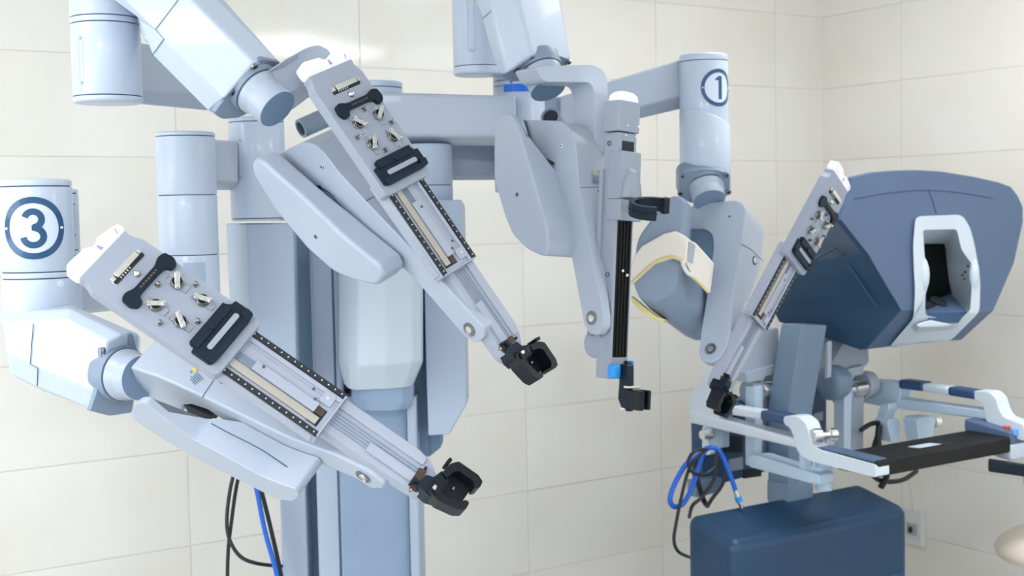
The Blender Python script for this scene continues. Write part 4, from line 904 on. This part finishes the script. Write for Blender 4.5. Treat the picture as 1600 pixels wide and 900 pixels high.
for (x, y), mm in (((1573, 661), 'red'), ((1585, 665), 'bluebtn')):
    P = hit(x, y, pd0[0] + UP * .03, (UP + BN * .15).normalized()); MB().lathe(P, UP, [(.012, -.03), (.012, -.012), (.010, -.010)], 20).build('pod_button', CO, (mm,), sharp=40)

# ---------------------------------------------------------------- cables, socket, stool
def ccable(name, pts, r, mats, label, group='cables hanging on the console'):
    o = MB().tube([Cb(*p) for p in pts], r, 8).build(name, None, mats, sharp=60); tag(o, label, 'cable', group); return o
ccable('data_cable', [(1104, 700, -3.16), (1075, 722, -3.15), (1056, 752, -3.15), (1047, 778, -3.15), (1052, 791, -3.15), (1066, 788, -3.15), (1080, 765, -3.15), (1090, 735, -3.16), (1100, 706, -3.15), (1115, 699, -3.13), (1128, 712, -3.12), (1140, 740, -3.11), (1150, 768, -3.10)], .0085, ('cableb',), 'blue cable looped over the white hook on the console')
pl = thing('cable_plug', Cb(1156, 780, -3.10), 'silver and blue plug at the end of the blue console cable', 'plug')
P0, P1 = Cb(1149, 766, -3.10), Cb(1159, 794, -3.09); b = MB().cyl(P0, P0.lerp(P1, .38), .009, 14); b.cyl(P0.lerp(P1, .62), P1, .0085, 14, r2=.006); b.build('plug_body', pl, ('silver',), sharp=40)
MB().cyl(P0.lerp(P1, .36), P0.lerp(P1, .64), .0115, 14).build('plug_ring', pl, ('cyan',), sharp=40)
ccable('power_cable', [(1100, 704, -3.13), (1078, 730, -3.13), (1065, 775, -3.13), (1056, 820, -3.13), (1053, 845, -3.13), (1060, 862, -3.13), (1078, 871, -3.2)], .0055, ('cable',), 'black cable hanging in a long loop left of the console base')
ccable('power_cable', [(1104, 702, -3.11), (1085, 705, -3.11), (1075, 722, -3.11), (1082, 738, -3.11), (1100, 741, -3.11), (1118, 728, -3.11), (1120, 705, -3.11)], .0055, ('cable',), 'black cable coiled in a small ring on the console hook')
ccable('power_cable', [(1090, 706, -3.17), (1088, 740, -3.17), (1098, 778, -3.17), (1105, 790, -3.2)], .009, ('cable',), 'thick black cable dropping from the hook behind the blue plug')
ccable('power_cable', [(1122, 706, -3.14), (1117, 745, -3.14), (1098, 775, -3.14), (1082, 790, -3.14), (1077, 808, -3.2)], .006, ('cable',), 'black cable crossing down onto the console base corner')
ccable('power_cable', [(1136, 735, -3.2), (1128, 758, -3.2), (1112, 780, -3.2), (1105, 792, -3.2)], .0065, ('cable',), 'short black cable below the console equipment box')
ccable('power_cable', [(1345, 672, -3.12), (1362, 662, -3.12), (1376, 664, -3.12), (1368, 690, -3.12), (1362, 715, -3.12), (1362, 740, -3.12), (1380, 752, -3.12), (1410, 750, -3.12), (1432, 736, -3.14)], .009, ('cable',), 'black cable loop hanging under the padded armrest')
ccable('power_cable', [(1374, 664, -3.10), (1372, 690, -3.10), (1378, 715, -3.10), (1386, 740, -3.10), (1376, 762, -3.12)], .012, ('cable',), 'thick black cable bundle beside the right grip holder')
def rw(px, py): return hit(px, py, CORNER - BX * .01, -BX)
so = thing('wall_socket', rw(1430, 825), 'white wall socket with a thin cord right of the console base', 'socket')
RU = BN
P = rw(1430, 824)
MB().box(P - BX * .004, (.10, .03, .155), BN, BX).build('socket_plate', so, ('socket',), bevel=.006, seg=3)
MB().box(P - BX * .022 - UP * .005, (.05, .014, .05), BN, BX).build('socket_insert', so, ('grey',), bevel=.003)
MB().box(P - BX * .031 - UP * .005, (.016, .012, .024), BN, BX).build('socket_slot', so, ('hole',), bevel=.001)
o = MB().tube([Cb(1416, 735, -3.3), Cb(1424, 770, -3.5), Cb(1426, 800, -3.7), P - BX * .03 + UP * .05], .0022, 8).build('charger_cord', None, ('socket',), sharp=60); tag(o, 'thin white cord running up from the wall socket', 'cord')
cs = W(1672, 852, 4.2); ch = thing('stool', Vector((cs.x, cs.y, 0)), 'stool with cream padded seat cut off by the right edge of the picture', 'stool')
prof = [(.02, .055), (.12, .05), (.19, .03), (.225, .004), (.235, -.02), (.225, -.04), (.19, -.052), (.05, -.055)]
MB().lathe(cs, UP, prof, 48).build('seat', ch, ('seat',), sharp=60)
MB().lathe(Vector((cs.x, cs.y, .09)), UP, [(.028, 0), (.028, cs.z - .15)], 20).build('gas_post', ch, ('steel',), sharp=40)
for k in range(5):
    a = k * 2 * PI / 5 + .3; dr = Vector((math.cos(a), math.sin(a), 0)); c0 = Vector((cs.x, cs.y, .1))
    MB().loft([[c0 + dr * t + dr.cross(UP) * s * w_ + UP * (h - t * .06) for s, h in ((-1, 0), (1, 0), (1, .035), (-1, .035))] for t, w_ in ((.02, .025), (.28, .016))]).build('base_leg', ch, ('black',), bevel=.004)
    MB().cyl(c0 + dr * .27 - UP * .072 - dr.cross(UP) * .018, c0 + dr * .27 - UP * .072 + dr.cross(UP) * .018, .028, 18).build('caster', ch, ('black',), bevel=.003)
MB().lathe(cs + Vector((0, 0, -.1)) + D(-.16, .0, -.05), D(1, .2, 0), [(.012, 0), (.02, .004), (.02, .03), (.01, .05)], 16).build('seat_lever', ch, ('black',), sharp=40)
ar0 = [(1543, 722, 4.15), (1543, 731, 4.15), (1547, 737, 4.15), (1550, 716, 4.24)]
L = lambda x, k: [W(x, 718 + k, 4.12), W(x, 737 + k, 4.12), W(x, 735 + k, 4.2), W(x, 716 + k, 4.2)]
MB().loft([L(1544, 0), L(1600, 8), L(1720, 22)]).build('armrest_pad', ch, ('navy',), bevel=.006, seg=3)
a0 = W(1618, 745, 4.16); MB().box(a0 + Vector((.1, 0, -.012)), (.26, .05, .03)).build('armrest_plate', ch, ('black',), bevel=.004)
MB().tube([a0 + Vector((.16, 0, -.02)), a0 + Vector((.16, .0, -.2)), Vector((cs.x, cs.y, cs.z - .07))], .014, 10).build('armrest_post', ch, ('black',), sharp=60)
